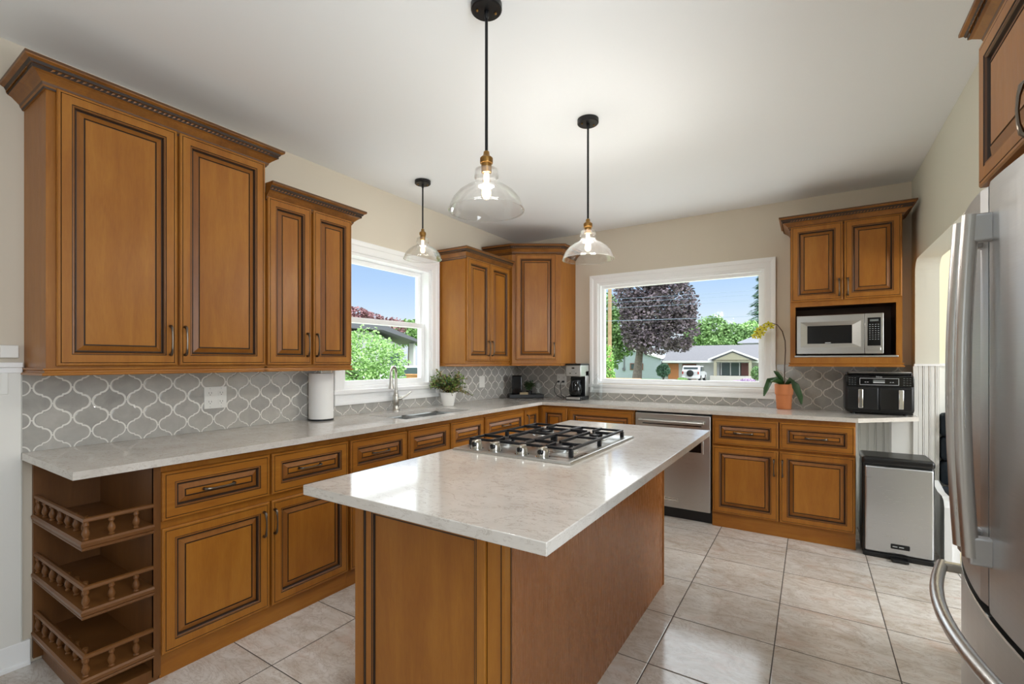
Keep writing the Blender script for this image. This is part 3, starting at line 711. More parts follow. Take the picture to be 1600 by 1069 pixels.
# cooktop
t = thing('gas_cooktop', 'stainless gas cooktop with four knobs and black grates set in the island', 'cooktop', (1.83, 2.03, CT))
kx0, kx1, ky0, ky1 = 1.540, 2.120, 1.650, 2.420
m = M(); m.rings(kx1-kx0, ky1-ky0, [(0, CT+.0005), (0, CT+.004), (.004, CT+.010), (.010, CT+.011), (.020, CT+.009), (.040, CT+.007)], ['steel_cooktop']*6, kx0, ky0)
m.build('pan', t)
kn = [(.022, 0), (.023, .006), (.021, .008), (.019, .022), (.016, .026), (.001, .027)]
kxs = [1.635, 1.735, 1.870, 1.970]
for x in kxs:
    c = (x, ky0+.055, CT+.008)
    k = M().lathe([(.031, 0), (.031, .002), (.001, .002)], 'chrome', c, 20).lathe([(.024, .002), (.025, .008), (.023, .026), (.020, .031), (.001, .032)], 'nickel', c, 22).build('knob', t)
    m = M(); m.cbox(x-.012, x+.012, c[1]-.024, c[1]+.024, c[2]+.018, c[2]+.040, 'nickel', .007); m.build('grip', k)
    m = M(); m.ball((x, c[1]-.0185, c[2]+.022), (.0145, .010, .0135), 'black_gloss'); m.build('insert', k)
bn = [(1.69, 1.87, .038), (1.69, 2.25, .045), (1.98, 1.87, .045), (1.98, 2.25, .034)]
for x, y, rr in bn:
    b = M().lathe([(rr+.022, 0), (rr+.020, .004), (rr, .006), (rr, .014), (rr-.004, .016), (.001, .016)], 'steel_cooktop', (x, y, CT+.007), 24).build('burner', t)
    M().lathe([(rr-.002, .016), (rr, .018), (rr, .024), (rr-.004, .027), (.001, .028)], 'cast_iron', (x, y, CT+.007), 24).build('burner_cap', b)
def grate(x0, x1, y0, y1, ctrs):
    m = M(); zt_ = CT+.044; h_ = .011; wb = .006
    bar = lambda xa, xb, ya, yb, za=zt_-h_, zb=zt_: m.cbox(xa, xb, ya, yb, za, zb, 'cast_iron', .002)
    for x in (x0, x1): bar(x-wb, x+wb, y0-wb, y1+wb)
    for y in (y0, y1): bar(x0, x1, y-wb, y+wb)
    for x in (x0, x1):
        for y in (y0, (y0+y1)/2, y1): bar(x-wb*1.4, x+wb*1.4, y-wb*1.4, y+wb*1.4, CT+.006, zt_-h_)
    ym = (y0+y1)/2; bar(x0, x1, ym-wb, ym+wb)
    for cx, cy in ctrs:
        ya, yb = (y0, ym) if cy < ym else (ym, y1)
        for s_ in (-1, 1):
            m.cbox(min(cx+s_*.022, (x1 if s_ > 0 else x0)), max(cx+s_*.022, (x1 if s_ > 0 else x0)), cy-.005, cy+.005, zt_-h_, zt_+.003, 'cast_iron', .002)
            e_ = yb if s_ > 0 else ya
            m.cbox(cx-.005, cx+.005, min(cy+s_*.022, e_), max(cy+s_*.022, e_), zt_-h_, zt_+.003, 'cast_iron', .002)
    return m
grate(1.560, 1.826, 1.765, 2.385, [(1.69, 1.87), (1.69, 2.25)]).build('grate', t)
grate(1.840, 2.068, 1.765, 2.385, [(1.955, 1.87), (1.955, 2.25)]).build('grate', t)
m = M()
for i, L in enumerate((.007, .005, .006, .012, .006, .009, .006)):
    y = 1.745+i*.019; m.box(2.089, 2.099, y, y+L, CT+.0085, CT+.0098, 'black_gloss')
m.build('lettering', t)

# ------------------------------------------------------------------ appliances
def text(body, size, loc, rot, mt, parent, name='lettering', ext=.0004, align='CENTER'):
    cu = bpy.data.curves.new(name, 'FONT'); cu.body = body; cu.size = size; cu.extrude = ext; cu.align_x = align; cu.align_y = 'CENTER'
    cu.materials.append(MATS[mt]); tmp = bpy.data.objects.new('tmp', cu); C.objects.link(tmp); bpy.context.view_layer.update()
    me = bpy.data.meshes.new_from_object(tmp.evaluated_get(bpy.context.evaluated_depsgraph_get())); bpy.data.objects.remove(tmp); bpy.data.curves.remove(cu)
    o = bpy.data.objects.new(name, me); C.objects.link(o); o.parent = parent
    off = Vector(parent['_o']); o.location = Vector(loc)-off; o.rotation_euler = rot; return o
# dishwasher
t = thing('dishwasher', 'stainless built-in dishwasher with a bar handle between the back-wall base cabinets', 'dishwasher', (1.90, 4.4, 0))
M().box(1.600, 2.210, 4.150, 4.70, .09, .895, 'black_plastic').build('tub', t)
m = M(); m.cbox(1.598, 2.208, 4.112, 4.150, .100, .884, 'steel', .004); d = m.build('door', t)
m = M(); m.tube([(1.640, 4.065, .826), (2.165, 4.065, .826)], .0115, 'steel'); m.cbox(1.632, 1.650, 4.065, 4.114, .815, .838, 'nickel', .004).cbox(2.150, 2.168, 4.065, 4.114, .815, .838, 'nickel', .004); m.build('handle', d)
M().box(1.66, 2.14, 4.1105, 4.113, .792, .800, 'black_gloss').build('vent_slot', d)
m = M(); m.cbox(2.000, 2.156, 4.105, 4.113, .572, .694, 'steel', .003).box(2.006, 2.140, 4.1035, 4.106, .582, .688, 'black_gloss'); m.build('vent', d)
m = M(); m.box(1.845, 1.958, 4.108, 4.113, .158, .186, 'chrome').box(1.852, 1.951, 4.107, 4.109, .165, .179, 'steel'); m.build('badge', d)
M().box(1.600, 2.210, 4.175, 4.21, 0, .098, 'black_plastic').build('toe_kick', t)
# microwave
mx0, mx1, my, mz0, mz1 = 2.795, 3.333, 4.400, 1.388, 1.686
t = thing('microwave', 'stainless microwave oven with a black window in the cabinet niche', 'microwave', ((mx0+mx1)/2, 4.55, mz0))
M().cbox(mx0+.004, mx1-.004, my+.03, my+.30, mz0, mz1, 'black_plastic', .004).build('body', t)
for x in (mx0+.04, mx1-.05):
    M().box(x, x+.02, my+.05, my+.08, 1.3765, mz0+.001, 'rubber').box(x, x+.02, my+.24, my+.27, 1.3685, mz0+.001, 'rubber').build('foot', t)
xs = mx0+.428
m = M(); m.frame((mx0, my, mz0), X_, (0, -1, 0))
W_, H_ = xs-mx0, mz1-mz0
def quadband(m, o, i, no, ni, mts):
    """frame between outer rect o and inner rect i"""
    vs = [(o[0], o[2], no), (o[1], o[2], no), (o[1], o[3], no), (o[0], o[3], no), (i[0], i[2], ni), (i[1], i[2], ni), (i[1], i[3], ni), (i[0], i[3], ni)]
    m.add(vs, [(j, (j+1) % 4, 4+(j+1) % 4, 4+j) for j in range(4)], mts)
m.box(0, W_-.002, 0, H_, -.03, -.0165, 'steel')
quadband(m, (0, W_-.002, 0, H_), (0, W_-.002, 0, H_), -.0165, -.003, 'steel'); quadband(m, (0, W_-.002, 0, H_), (.003, W_-.005, .003, H_-.003), -.003, 0, 'steel')
quadband(m, (.003, W_-.005, .003, H_-.003), (.026, W_-.022, .050, H_-.050), 0, 0, 'steel')
quadband(m, (.026, W_-.022, .050, H_-.050), (.070, W_-.075, .080, H_-.080), 0, -.012, 'steel')
d = m.build('door', t)
m = M(); m.frame((mx0, my, mz0), X_, (0, -1, 0)); m.box(.070, W_-.075, .080, H_-.080, -.016, -.011, 'screen_black').build('door_window', d)
m = M(); m.frame((mx0, my, mz0), X_, (0, -1, 0)); m.box(.185, .222, .083, .089, -.011, -.0105, 'grey_mark').build('lettering', d)
m = M(); m.cbox(xs, mx1, my-.001, my+.03, mz0, mz1, 'steel', .004); cp = m.build('control_panel', t)
m = M(); m.cbox(xs+.016, mx1-.016, my-.004, my, mz0+.058, mz1-.032, 'screen_black', .002); sp_ = m.build('keypad', cp)
m = M(); yk = my-.0048
m.box(xs+.030, mx1-.030, yk, my-.004, mz1-.060, mz1-.045, 'display_grey')
for r_ in range(8):
    for c_ in range(4):
        x = xs+.026+c_*.0165; z = mz1-.085-r_*.0155
        if z < mz0+.068: continue
        m.box(x, x+.008, yk, my-.004, z, z+.0032, 'grey_mark')
m.build('buttons', sp_)
M().cbox(xs+.016, mx1-.016, my-.006, my, mz0+.022, mz0+.048, 'steel', .003).build('door_button', cp)
# air fryer
ax0, ax1, ay, az0, az1 = 3.108, 3.515, 4.455, CT+.012, 1.252
t = thing('air_fryer', 'black dual-drawer air fryer with two chrome handles on the worktop below the microwave', 'air fryer', ((ax0+ax1)/2, 4.58, CT))
m = M(); m.cbox(ax0, ax1, ay, 4.715, az0, az1-.022, 'black_matte', .028).build('body', t)
m = M(); m.cbox(ax0+.012, ax1-.012, ay+.010, 4.705, az1-.026, az1-.004, 'black_gloss', .008).cbox(ax0+.020, ax1-.020, ay+.006, 4.70, az1-.008, az1, 'steel', .004).build('lid', t)
m = M(); m.cbox(ax0+.006, ax1-.006, ay-.006, ay+.02, az1-.110, az1-.028, 'screen_black', .005); cp = m.build('control_panel', t)
m = M(); y = ay-.0075
u0, u1, v0, v1 = ax0+.088, ax1-.090, az1-.098, az1-.046
for a in ((u0, u1, v0, v0+.003), (u0, u1, v1-.003, v1), (u0, u0+.003, v0, v1), (u1-.003, u1, v0, v1)): m.box(a[0], a[1], y, ay-.005, a[2], a[3], 'grey_mark')
m.box((u0+u1)/2-.034, (u0+u1)/2+.034, y, ay-.005, v0+.016, v0+.026, 'grey_mark').box((u0+u1)/2-.034, (u0+u1)/2+.034, y, ay-.005, v0+.028, v0+.040, 'display_grey')
for k in range(4):
    for c_ in range(3):
        for xx in (ax0+.022+c_*.017, ax1-.066+c_*.017): m.box(xx, xx+.010, y+.0005, ay-.005, az1-.048-k*.016, az1-.045-k*.016, 'display_grey')
for xx in (u0+.030, u0+.044, u1-.052, u1-.038): m.box(xx, xx+.009, y, ay-.005, v0+.020, v0+.024, 'grey_mark')
m.build('buttons', cp)
text('Ninja', .017, ((ax0+ax1)/2, ay-.0068, az1-.0365), (pi/2, 0, 0), 'grey_mark', cp)
for k, (xa, xb) in enumerate(((ax0+.010, (ax0+ax1)/2-.002), ((ax0+ax1)/2+.002, ax1-.010))):
    m = M(); m.cbox(xa, xb, ay-.008, ay+.03, az0+.022, az1-.114, 'black_matte', .010); dr = m.build('basket_drawer', t)
    xc = ax0+.092 if k == 0 else ax1-.082
    M().cbox(xc-.015, xc+.015, ay-.045, ay-.006, az0+.038, az1-.128, 'chrome', .006).build('handle', dr)
for x in (ax0+.05, ax1-.05):
    for yy in (ay+.04, 4.66): M().lathe([(.014, CT+.0005), (.014, az0+.004)], 'rubber', (x, yy, 0), 12).build('foot', t)
# coffee maker
cx0, cx1, cy0, cy1 = .770, .938, 4.430, 4.640
t = thing('coffee_maker', 'stainless drip coffee maker with a glass carafe beside the back window', 'coffee maker', (.854, 4.53, CT))
M().cbox(cx0, cx1, cy0, cy1, CT+.001, CT+.040, 'black_plastic', .006).build('base', t)
M().cbox(cx0+.008, cx1-.010, cy0-.003, cy0+.01, CT+.008, CT+.034, 'steel', .003).build('base_plate', t)
M().cbox(cx0, cx1, cy0+.125, cy1, CT+.04, 1.235, 'steel', .006).build('tower', t)
m = M(); m.cbox(cx0, cx1, cy0, cy1, 1.175, 1.292, 'steel', .008); hd = m.build('brew_head', t)
M().cbox(cx0-.002, cx1+.002, cy0-.003, cy1, 1.290, 1.308, 'black_plastic', .005).build('lid', t)
M().box(cx0+.002, cx1-.002, cy0+.119, cy0+.127, CT+.04, 1.176, 'black_plastic').build('back_panel', t)
m = M(); m.ball((.854, cy0-.001, 1.262), (.018, .0025, .007), 'black_gloss').build('logo', hd)
for x in (.822, .886): M().cbox(x-.007, x+.007, cy0-.004, cy0+.002, 1.205, 1.213, 'black_gloss', .002).build('button', hd)
m = M()
for x in (.838, .854, .870): m.box(x-.003, x+.003, cy0-.0008, cy0+.001, 1.222, 1.228, 'display_grey')
m.build('display', hd)
cf = M().lathe([(.050, .045), (.062, .060), (.068, .100), (.062, .150), (.048, .185), (.050, .195)], 'carafe_glass', (.854, 4.492, CT), 28).build('carafe', t)
M().lathe([(.001, .050), (.058, .058), (.064, .095), (.001, .096)], 'black_gloss', (.854, 4.492, CT), 24).build('coffee', cf)
M().lathe([(.051, .193), (.052, .206), (.030, .215), (.001, .216)], 'black_plastic', (.854, 4.492, CT), 24).build('carafe_lid', cf)
M().tube([(.854, 4.440, CT+.195), (.852, 4.415, CT+.19), (.852, 4.408, CT+.15), (.853, 4.424, CT+.095)], .007, 'black_plastic').build('carafe_handle', cf)
# refrigerator: bowed doors built from a curved front
t = thing('refrigerator', 'stainless French-door refrigerator with bowed handles at the right edge', 'refrigerator', (3.45, 1.445, 0))
fy0, fy1 = .985, 1.895; fm = (fy0+fy1)/2; fxs, bul = 3.258, .052
fx = lambda y: fxs-bul*(1-((y-fm)/(fm-fy0))**2)
M().box(3.30, RX-.005, fy0+.005, fy1-.005, .02, 1.70, 'steel_fridge').build('body', t)
def curved(m, ya, yb, za, zb, back=.055, mt='steel_fridge', push=0, n=14):
    ys = [ya+(yb-ya)*i/n for i in range(n+1)]
    poly = [(fxs+back, ya)]+[(fx(y)-push+(.006 if i in (0, n) else 0), y) for i, y in enumerate(ys)]+[(fxs+back, yb)]
    return m.prism(poly, za, zb, mt, 'z')
DZ0 = .795
for k, (ya, yb) in enumerate(((fm+.003, fy1), (fy0, fm-.003))):
    m = M(); curved(m, ya, yb, DZ0, 1.712); d = m.build('door', t)
    yh = fm+.038 if k == 0 else fm-.038
    m = M(); pts = []; rd = []
    for i in range(15):
        q = i/14; z = .910+q*.735; pts.append((fx(yh)-.031-.013*sin(pi*q), yh, z)); rd.append(.0145)
    m.tube(pts, rd, 'steel_handle', 16)
    for z in (.925, 1.615): m.cbox(fx(yh)-.036, fx(yh)+.004, yh-.013, yh+.013, z-.030, z+.030, 'steel_fridge', .005)
    m.build('handle', d)
m = M(); curved(m, fy0, fy1, .10, DZ0-.016); d = m.build('freezer_drawer', t)
m = M(); curved(m, fy0+.002, fy1-.002, DZ0-.0165, DZ0-.010, .05, 'chrome', .003).build('drawer_trim', d)
m = M(); pts = [(fx(fy0+.07)-.0, fy0+.06, .700)]
hp = []
for i in range(17):
    q = i/16; y = fy0+.05+q*(fy1-fy0-.10); hp.append((fx(y)-.040-.022*sin(pi*q), y, .742))
m.tube(hp, .014, 'steel_handle', 14)
for y in (fy0+.065, fy1-.065): m.cbox(fx(y)-.044, fx(y)+.004, y-.013, y+.013, .730, .754, 'nickel', .005)
m.build('handle', d)
m = M(); m.box(3.27, 3.50, fy0+.02, fy1-.02, 0, .10, 'black_plastic').build('base_grille', t)
# trash bin
bx0, bx1, by0, by1 = 3.185, 3.560, 4.066, 4.34
t = thing('trash_bin', 'rectangular brushed steel pedal bin with a black lid beside the last base cabinet', 'trash can', ((bx0+bx1)/2, 4.2, 0))
M().cbox(bx0, bx1, by0+.012, by1, .012, .640, 'black_plastic', .018).build('frame', t)
M().cbox(bx0+.014, bx1-.006, by0, by0+.05, .040, .622, 'steel_bin', .012).build('front_panel', t)
M().cbox(bx0-.002, bx1+.002, by0-.002, by1+.004, .626, .682, 'black_plastic', .020).build('lid', t)
M().cbox(bx0+.150, bx1-.125, by0-.005, by0+.02, .078, .112, 'black_plastic', .006).build('logo_plate', t)
M().cbox(bx0+.150, bx1-.135, by0-.050, by0+.03, .004, .020, 'black_plastic', .005).build('pedal', t)
M().cbox(bx0+.004, bx1-.004, by0+.004, by1-.004, 0, .034, 'black_plastic', .008).build('base_ring', t)
m = M(); m.box(bx0+.16, bx0+.185, by0-.0062, by0-.0048, .092, .098, 'grey_mark').box(bx0+.193, bx0+.218, by0-.0062, by0-.0048, .092, .098, 'grey_mark').build('lettering', t)
# nook bench
t = thing('nook_bench', 'white built-in bench in the nook with tufted navy cushions', 'bench', (4.4, 4.4, 0))
m = M(); m.prism([(4.18, 0), (4.58, 0), (4.58, .47), (4.50, .455), (4.38, .43), (4.25, .43), (4.20, .41), (4.18, .37)], 3.622, 3.660, 'white_trim', 'x').build('end_panel', t)
M().box(3.661, 5.6, 4.21, 4.58, 0, .36, 'white_trim').box(3.672, 5.6, 4.58, 4.70, 0, .36, 'white_trim').build('seat_box', t)
M().cbox(3.664, 5.6, 4.19, 4.56, .362, .440, 'navy_velvet', .025).build('seat_cushion', t)
m = M()
for i in range(11):
    for j in range(3):
        xa = 3.676+i*.17; za = .442+j*.172; m.cbox(xa, xa+.168, 4.555, 4.69, za, za+.170, 'navy_velvet', .030)
m.build('back_cushion', t)

# ------------------------------------------------------------------ pendant lamps
def pendant(name, label, x, y, zb, k=1.0):
    """glass dome rim at height zb, hanging on a black rod from the ceiling"""
    t = thing(name, label, 'pendant lamp', (x, y, H), 'glass pendant lamps')
    c = M().lathe([(.001, H-.001), (.060, H-.001), (.060, H-.022), (.056, H-.026), (.001, H-.026)][::-1], 'black_metal', (x, y, 0), 32).build('canopy', t)
    for a in (.8, .8+pi): M().ball((x+.036*cos(a), y+.036*sin(a), H-.029), .005, 'brass').build('screw', c)
    M().tube([(x, y, zb+.225), (x, y, H-.028)], .0058, 'black_metal', 12).lathe([(.009, H-.028), (.009, H-.05), (.006, H-.055)][::-1], 'black_metal', (x, y, 0), 12).build('rod', t)
    s_ = M().lathe([(.014, .145), (.019, .147), (.020, .150), (.020, .182), (.024, .183), (.025, .187), (.025, .203), (.021, .207), (.013, .214), (.011, .228), (.006, .232)], 'brass', (x, y, zb), 24).build('socket', t)
    M().lathe([(.146, .0), (.144, .004), (.140, .018), (.128, .045), (.108, .068), (.080, .088), (.055, .100), (.044, .110), (.041, .118), (.046, .124), (.047, .132), (.045, .145), (.044, .158), (.036, .163), (.021, .165),
               (.021, .162), (.034, .160), (.041, .156), (.042, .145), (.044, .132), (.043, .125), (.038, .118), (.041, .109), (.053, .097), (.078, .085), (.106, .065), (.1255, .043), (.1375, .017), (.1415, .003), (.143, 0), (.146, 0)], 'lamp_glass', (x, y, zb), 48).tube([(x+.1445*cos(k*pi/24), y+.1445*sin(k*pi/24), zb+.001) for k in range(49)], .0028, 'lamp_glass', 8, cap=False).build('glass_shade', t)
    M().lathe([(.001, .045), (.010, .047), (.017, .058), (.0185, .070), (.016, .085), (.011, .105), (.010, .145)], 'bulb', (x, y, zb), 18).build('bulb', t)
    lamp('POINT', 'pendant_lamp_light', (x, y, zb+.068), (0, 0, 0), PEND_E*k, (1, .96, .91), shadow_soft_size=.05, specular_factor=1.0)
pendant('pendant_lamp', 'clear glass dome pendant, the nearest and largest, over the front of the island', 1.838, 1.492, 1.912, .6)
pendant('pendant_lamp', 'clear glass dome pendant over the far end of the island', 1.824, 2.518, 1.912, 1.9)
pendant('pendant_lamp', 'clear glass dome pendant on a short rod by the left window', .405, 2.684, 2.112, .16)

# ------------------------------------------------------------------ things on the worktops and walls
t = thing('paper_towel_holder', 'black paper towel holder carrying the white roll left of the left window', 'paper towel holder', (.10, 2.01, CT))
M().lathe([(.082, .001), (.082, .008), (.078, .011), (.001, .011)], 'black_metal', (.10, 2.01, CT), 28).build('base', t)
M().tube([(.10, 2.01, CT+.01), (.10, 2.01, 1.275)], .006, 'nickel').ball((.10, 2.01, 1.28), .010, 'nickel').build('post', t)
m = M().lathe([(.020, .012), (.078, .012), (.079, .016), (.079, .314), (.078, .318), (.020, .318), (.020, .012)], 'paper', (.10, 2.01, CT), 40)
single(m, 'paper_towel_roll', 'white paper towel roll standing on its holder by the left window', 'paper towel', (.10, 2.01, CT+.012))

def outlet_plate(t, put, w_, h_, gang, kinds, nm='plate'):
    m = M(); m.fr = put; m.cbox(0, w_, 0, h_, .0075, .0125, 'white_plastic', .0015).build(nm, t)
    for g in range(gang):
        u = w_*(g+.5)/gang
        if kinds == 'duplex':
            for v in (h_*.30, h_*.70):
                m = M(); m.fr = put; m.cbox(u-.017, u+.017, v-.014, v+.014, .012, .0145, 'white_plastic', .001)
                m.box(u-.008, u-.006, v-.002, v+.008, .0142, .0149, 'black_plastic').box(u+.006, u+.008, v-.002, v+.007, .0142, .0149, 'black_plastic').box(u-.002, u+.002, v-.010, v-.006, .0142, .0149, 'black_plastic')
                m.build('socket', t)
        else:
            m = M(); m.fr = put; m.cbox(u-.017, u+.017, h_*.22, h_*.78, .012, .0145, 'white_plastic', .001); m.build('rocker', t)
        m = M(); m.fr = put
        for v in (h_*.08, h_*.92): m.box(u-.002, u+.002, v-.002, v+.002, .012, .0132, 'grey_mark')
        m.build('screw', t)
t = thing('wall_outlet', 'white double electrical outlet on the grey tiles under the tall wall cabinet', 'outlet', (0, 1.373, 1.06))
outlet_plate(t, fr_((0, 1.312, 1.060), FL), .122, .124, 2, 'duplex')
t = thing('wall_switch', 'white wall switch plate on the tiles right of the potted herb', 'switch', (0, 4.01, 1.06))
outlet_plate(t, fr_((0, 3.965, 1.058), FL), .095, .120, 1, 'rocker')
t = thing('wall_outlet', 'white outlet plate with two black plugs left of the coffee maker', 'outlet', (.58, BY, 1.075))
outlet_plate(t, fr_((.522, BY, 1.072), FB), .114, .120, 2, 'duplex')
t = thing('wall_switch', 'white switch plate at the left edge of the photo on the wainscot', 'switch', (0, .50, 1.19))
outlet_plate(t, (Vector((.008, .455, 1.19)), Vector(Y_), Vector(Z_), Vector(X_)), .075, .115, 1, 'rocker')
single(M().cbox(.001, .030, .505, .562, 1.345, 1.400, 'white_plastic', .004), 'thermostat', 'small white box on the wall left of the tall wall cabinet', 'thermostat', (0, .53, 1.345))
for k, (x, xe) in enumerate(((.551, .79), (.607, .80))):
    t = thing('power_cord', ('black plug and cord in the left socket beside the coffee maker', 'black plug and cord in the right socket, nearest the coffee maker')[k], 'power cord', (x, BY-.03, 1.10), 'power cords by the coffee maker')
    M().cbox(x-.010, x+.010, BY-.045, BY-.016, 1.098, 1.118, 'black_plastic', .004).build('plug', t)
    pts = [(x, BY-.045, 1.106), (x-.012, BY-.062, 1.098), (x-.026+.01*k, BY-.070, 1.06), (x-.030+.02*k, BY-.072, 1.00), (x+.005, BY-.078, .955), (x+.05, BY-.085, CT+.006), (xe-.03, 4.655, CT+.005), (xe, 4.645, CT+.008)]
    M().tube(pts, .0035, 'black_plastic', 8).build('cord', t)
# potted herb
random.seed(5)
def leafy(m, n_stem, c, rad, h, leaf, mats, droop=.6, lw=.5, seed=1, per=16):
    rng = random.Random(seed)
    for i in range(n_stem):
        a = rng.uniform(0, 2*pi); rr = rad*rng.uniform(.45, 1); hh = h*rng.uniform(.55, 1.0)*(1-.35*(rr/rad)); pts = []
        for j in range(6):
            q = j/5; pts.append((c[0]+cos(a)*rr*q**1.15, c[1]+sin(a)*rr*q**1.15, c[2]+hh*(q*(1.6)-droop*1.15*q*q*(rr/rad))))
        m.tube(pts, [.0016]*6, 'stem_brown', 4)
        for k in range(per):
            q = rng.uniform(.25, 1); j = min(4, int(q*5)); f = q*5-j
            p = Vector(pts[j]).lerp(Vector(pts[j+1]), f); d = Vector((rng.gauss(0, 1), rng.gauss(0, 1), rng.gauss(.2, .7))).normalized()
            s_ = d.cross(Vector((rng.gauss(0, 1), rng.gauss(0, 1), rng.gauss(0, 1)))).normalized(); L = leaf*rng.uniform(.6, 1.3)
            p = Vector(p)+d*.004
            m.add([p[:], (p+d*L*.5+s_*L*lw*.5)[:], (p+d*L)[:], (p+d*L*.5-s_*L*lw*.5)[:]], [(0, 1, 2, 3)], rng.choice(mats))
hx, hy = .165, 3.275
t = thing('potted_herb', 'bushy small-leaved herb in a white pot right of the sink', 'potted plant', (hx, hy, CT))
M().lathe([(.001, .001), (.048, .001), (.051, .004), (.072, .112), (.074, .120), (.070, .122), (.066, .110), (.001, .105)], ['ceramic_white']*6+['soil'], (hx, hy, CT), 32).build('pot', t)
m = M(); leafy(m, 75, (hx, hy, CT+.105), .19, .25, .023, ['leaf_green', 'leaf_green', 'leaf_olive', 'leaf_dark'], .8, .62, 3, 22)
leafy(m, 16, (hx+.02, hy, CT+.11), .24, .13, .018, ['leaf_green', 'leaf_olive'], 1.9, .6, 8, 18)
m.build('foliage', t)
# orchid
ox, oy = 2.700, 4.585
t = thing('potted_orchid', 'yellow orchid on an arching stem in a terracotta pot beside the back window', 'potted plant', (ox, oy, CT))
M().lathe([(.001, .001), (.050, .001), (.053, .004), (.060, .120), (.066, .124), (.069, .205), (.066, .209), (.061, .207), (.060, .185), (.001, .180)], ['terracotta']*8+['soil'], (ox, oy, CT), 32).build('pot', t)
sp = [(2.705, 4.57, CT+.19), (2.706, 4.565, 1.28), (2.712, 4.56, 1.42), (2.710, 4.55, 1.50), (2.690, 4.545, 1.58), (2.655, 4.54, 1.635), (2.610, 4.54, 1.655), (2.560, 4.54, 1.650), (2.515, 4.54, 1.615)]
M().tube(sp, [.0038]*5+[.003, .0025, .002, .0016], 'stem_brown', 8).build('stem', t)
def petal_flower(c, s_, seed):
    rng = random.Random(seed); m = M(); c = Vector(c); nrm = Vector((rng.uniform(-.3, .5), -1, rng.uniform(-.4, .1))).normalized()
    X = nrm.cross(Vector(Z_)).normalized(); Y = X.cross(nrm)
    for k in range(5):
        a = 2*pi*k/5+rng.uniform(-.2, .2)+pi/2; d = X*cos(a)+Y*sin(a); e_ = X*-sin(a)+Y*cos(a)
        q = [c, c+d*s_*.5+e_*s_*.34+nrm*s_*.10, c+d*s_*.92+e_*s_*.18+nrm*s_*.05, c+d*s_+nrm*0, c+d*s_*.92-e_*s_*.18+nrm*s_*.05, c+d*s_*.5-e_*s_*.34+nrm*s_*.10]
        m.add([v[:] for v in q], [(0, 1, 2, 3), (0, 3, 4, 5)], 'petal_yellow', True)
    m.ball((c+nrm*.006)[:], s_*.2, 'leaf_olive', 8, 6); return m
for i, (c, s_) in enumerate((((2.505, 4.535, 1.575), .030), ((2.530, 4.525, 1.600), .034), ((2.485, 4.530, 1.545), .026), ((2.560, 4.53, 1.615), .034), ((2.592, 4.53, 1.640), .030), ((2.545, 4.52, 1.570), .028), ((2.520, 4.53, 1.540), .024), ((2.615, 4.53, 1.625), .026))):
    petal_flower(c, s_, i).build('flower', t)
def strap(pts, wd):
    m = M(); vs = []; n = len(pts)
    for i, q in enumerate(pts):
        q = Vector(q); d = (Vector(pts[min(i+1, n-1)])-Vector(pts[max(0, i-1)])).normalized(); s_ = d.cross(Vector((0, 1, .35))).normalized() if abs(d.z) < .95 else Vector((1, 0, 0))
        k = sin(pi*(.12+.88*min(1, (i+.0)/(n-1)*.93)))*wd; up = s_.cross(d).normalized()*.006
        vs += [(q-s_*k)[:], (q-up)[:], (q+s_*k)[:], (q+up*.4)[:]]
    fs = [(4*i+j, 4*i+(j+1) % 4, 4*i+4+(j+1) % 4, 4*i+4+j) for i in range(n-1) for j in range(4)]
    return m.add(vs, fs, 'leaf_dark', True)
for pts, wd in (([(ox-.01, oy, 1.13), (ox-.06, oy-.04, 1.185), (ox-.10, oy-.07, 1.17), (ox-.125, oy-.085, 1.10), (ox-.14, oy-.09, 1.04)], .026),
                ([(ox+.01, oy, 1.13), (ox+.05, oy-.05, 1.18), (ox+.085, oy-.08, 1.13), (ox+.115, oy-.10, 1.05), (ox+.125, oy-.10, .985)], .028),
                ([(ox, oy, 1.13), (ox-.02, oy-.03, 1.19), (ox-.05, oy-.05, 1.235), (ox-.07, oy-.06, 1.25)], .018),
                ([(ox, oy, 1.13), (ox-.035, oy-.05, 1.165), (ox-.06, oy-.09, 1.175), (ox-.09, oy-.12, 1.165)], .024)):
    strap(pts, wd).build('leaf', t)
# glass lantern jar
jx, jy = 1.032, 4.628
t = thing('glass_jar', 'clear glass jar with a pointed knob lid right of the coffee maker', 'jar', (jx, jy, CT))
M().lathe([(.001, .002), (.060, .002), (.063, .008), (.063, .150), (.060, .155), (.057, .150), (.057, .012), (.001, .010)], 'jar_glass', (jx, jy, CT), 8, False).build('body', t)
M().lathe([(.066, .155), (.066, .162), (.045, .195), (.020, .220), (.010, .228), (.010, .234), (.019, .243), (.019, .255), (.010, .268), (.001, .272)], 'jar_glass', (jx, jy, CT), 8, False).build('lid', t)
# tray in the corner with its things
t = thing('serving_tray', 'black serving tray in the far worktop corner', 'tray', (.24, 4.50, CT))
TX = Matrix.Rotation(R(38), 4, 'Z')
def rb(m, cx, cy, hx_, hy_, z0, z1, mt, c=.004):
    k = len(m.v); m.cbox(-hx_, hx_, -hy_, hy_, z0, z1, mt, c)
    for i in range(k, len(m.v)):
        q = TX @ Vector(m.v[i]); m.v[i] = (q.x+cx, q.y+cy, q.z)
    return m
m = M(); rb(m, .25, 4.50, .185, .11, CT+.001, CT+.012, 'tray_black')
m.build('base', t)
m = M()
for (a, b, c_, d_) in ((0, .108, .185, .004), (0, -.108, .185, .004), (.183, 0, .004, .11), (-.183, 0, .004, .11)):
    q = TX @ Vector((a, b, 0)); rb(m, .25+q.x, 4.50+q.y, c_, d_, CT+.004, CT+.040, 'tray_black', .002)
m.build('rim', t)
m = M(); rb(m, .155, 4.47, .055, .045, CT+.0125, CT+.245, 'black_gloss', .012); o = single(m, 'canister', 'tall black canister on the left of the corner tray', 'canister', (.155, 4.47, CT+.0125))
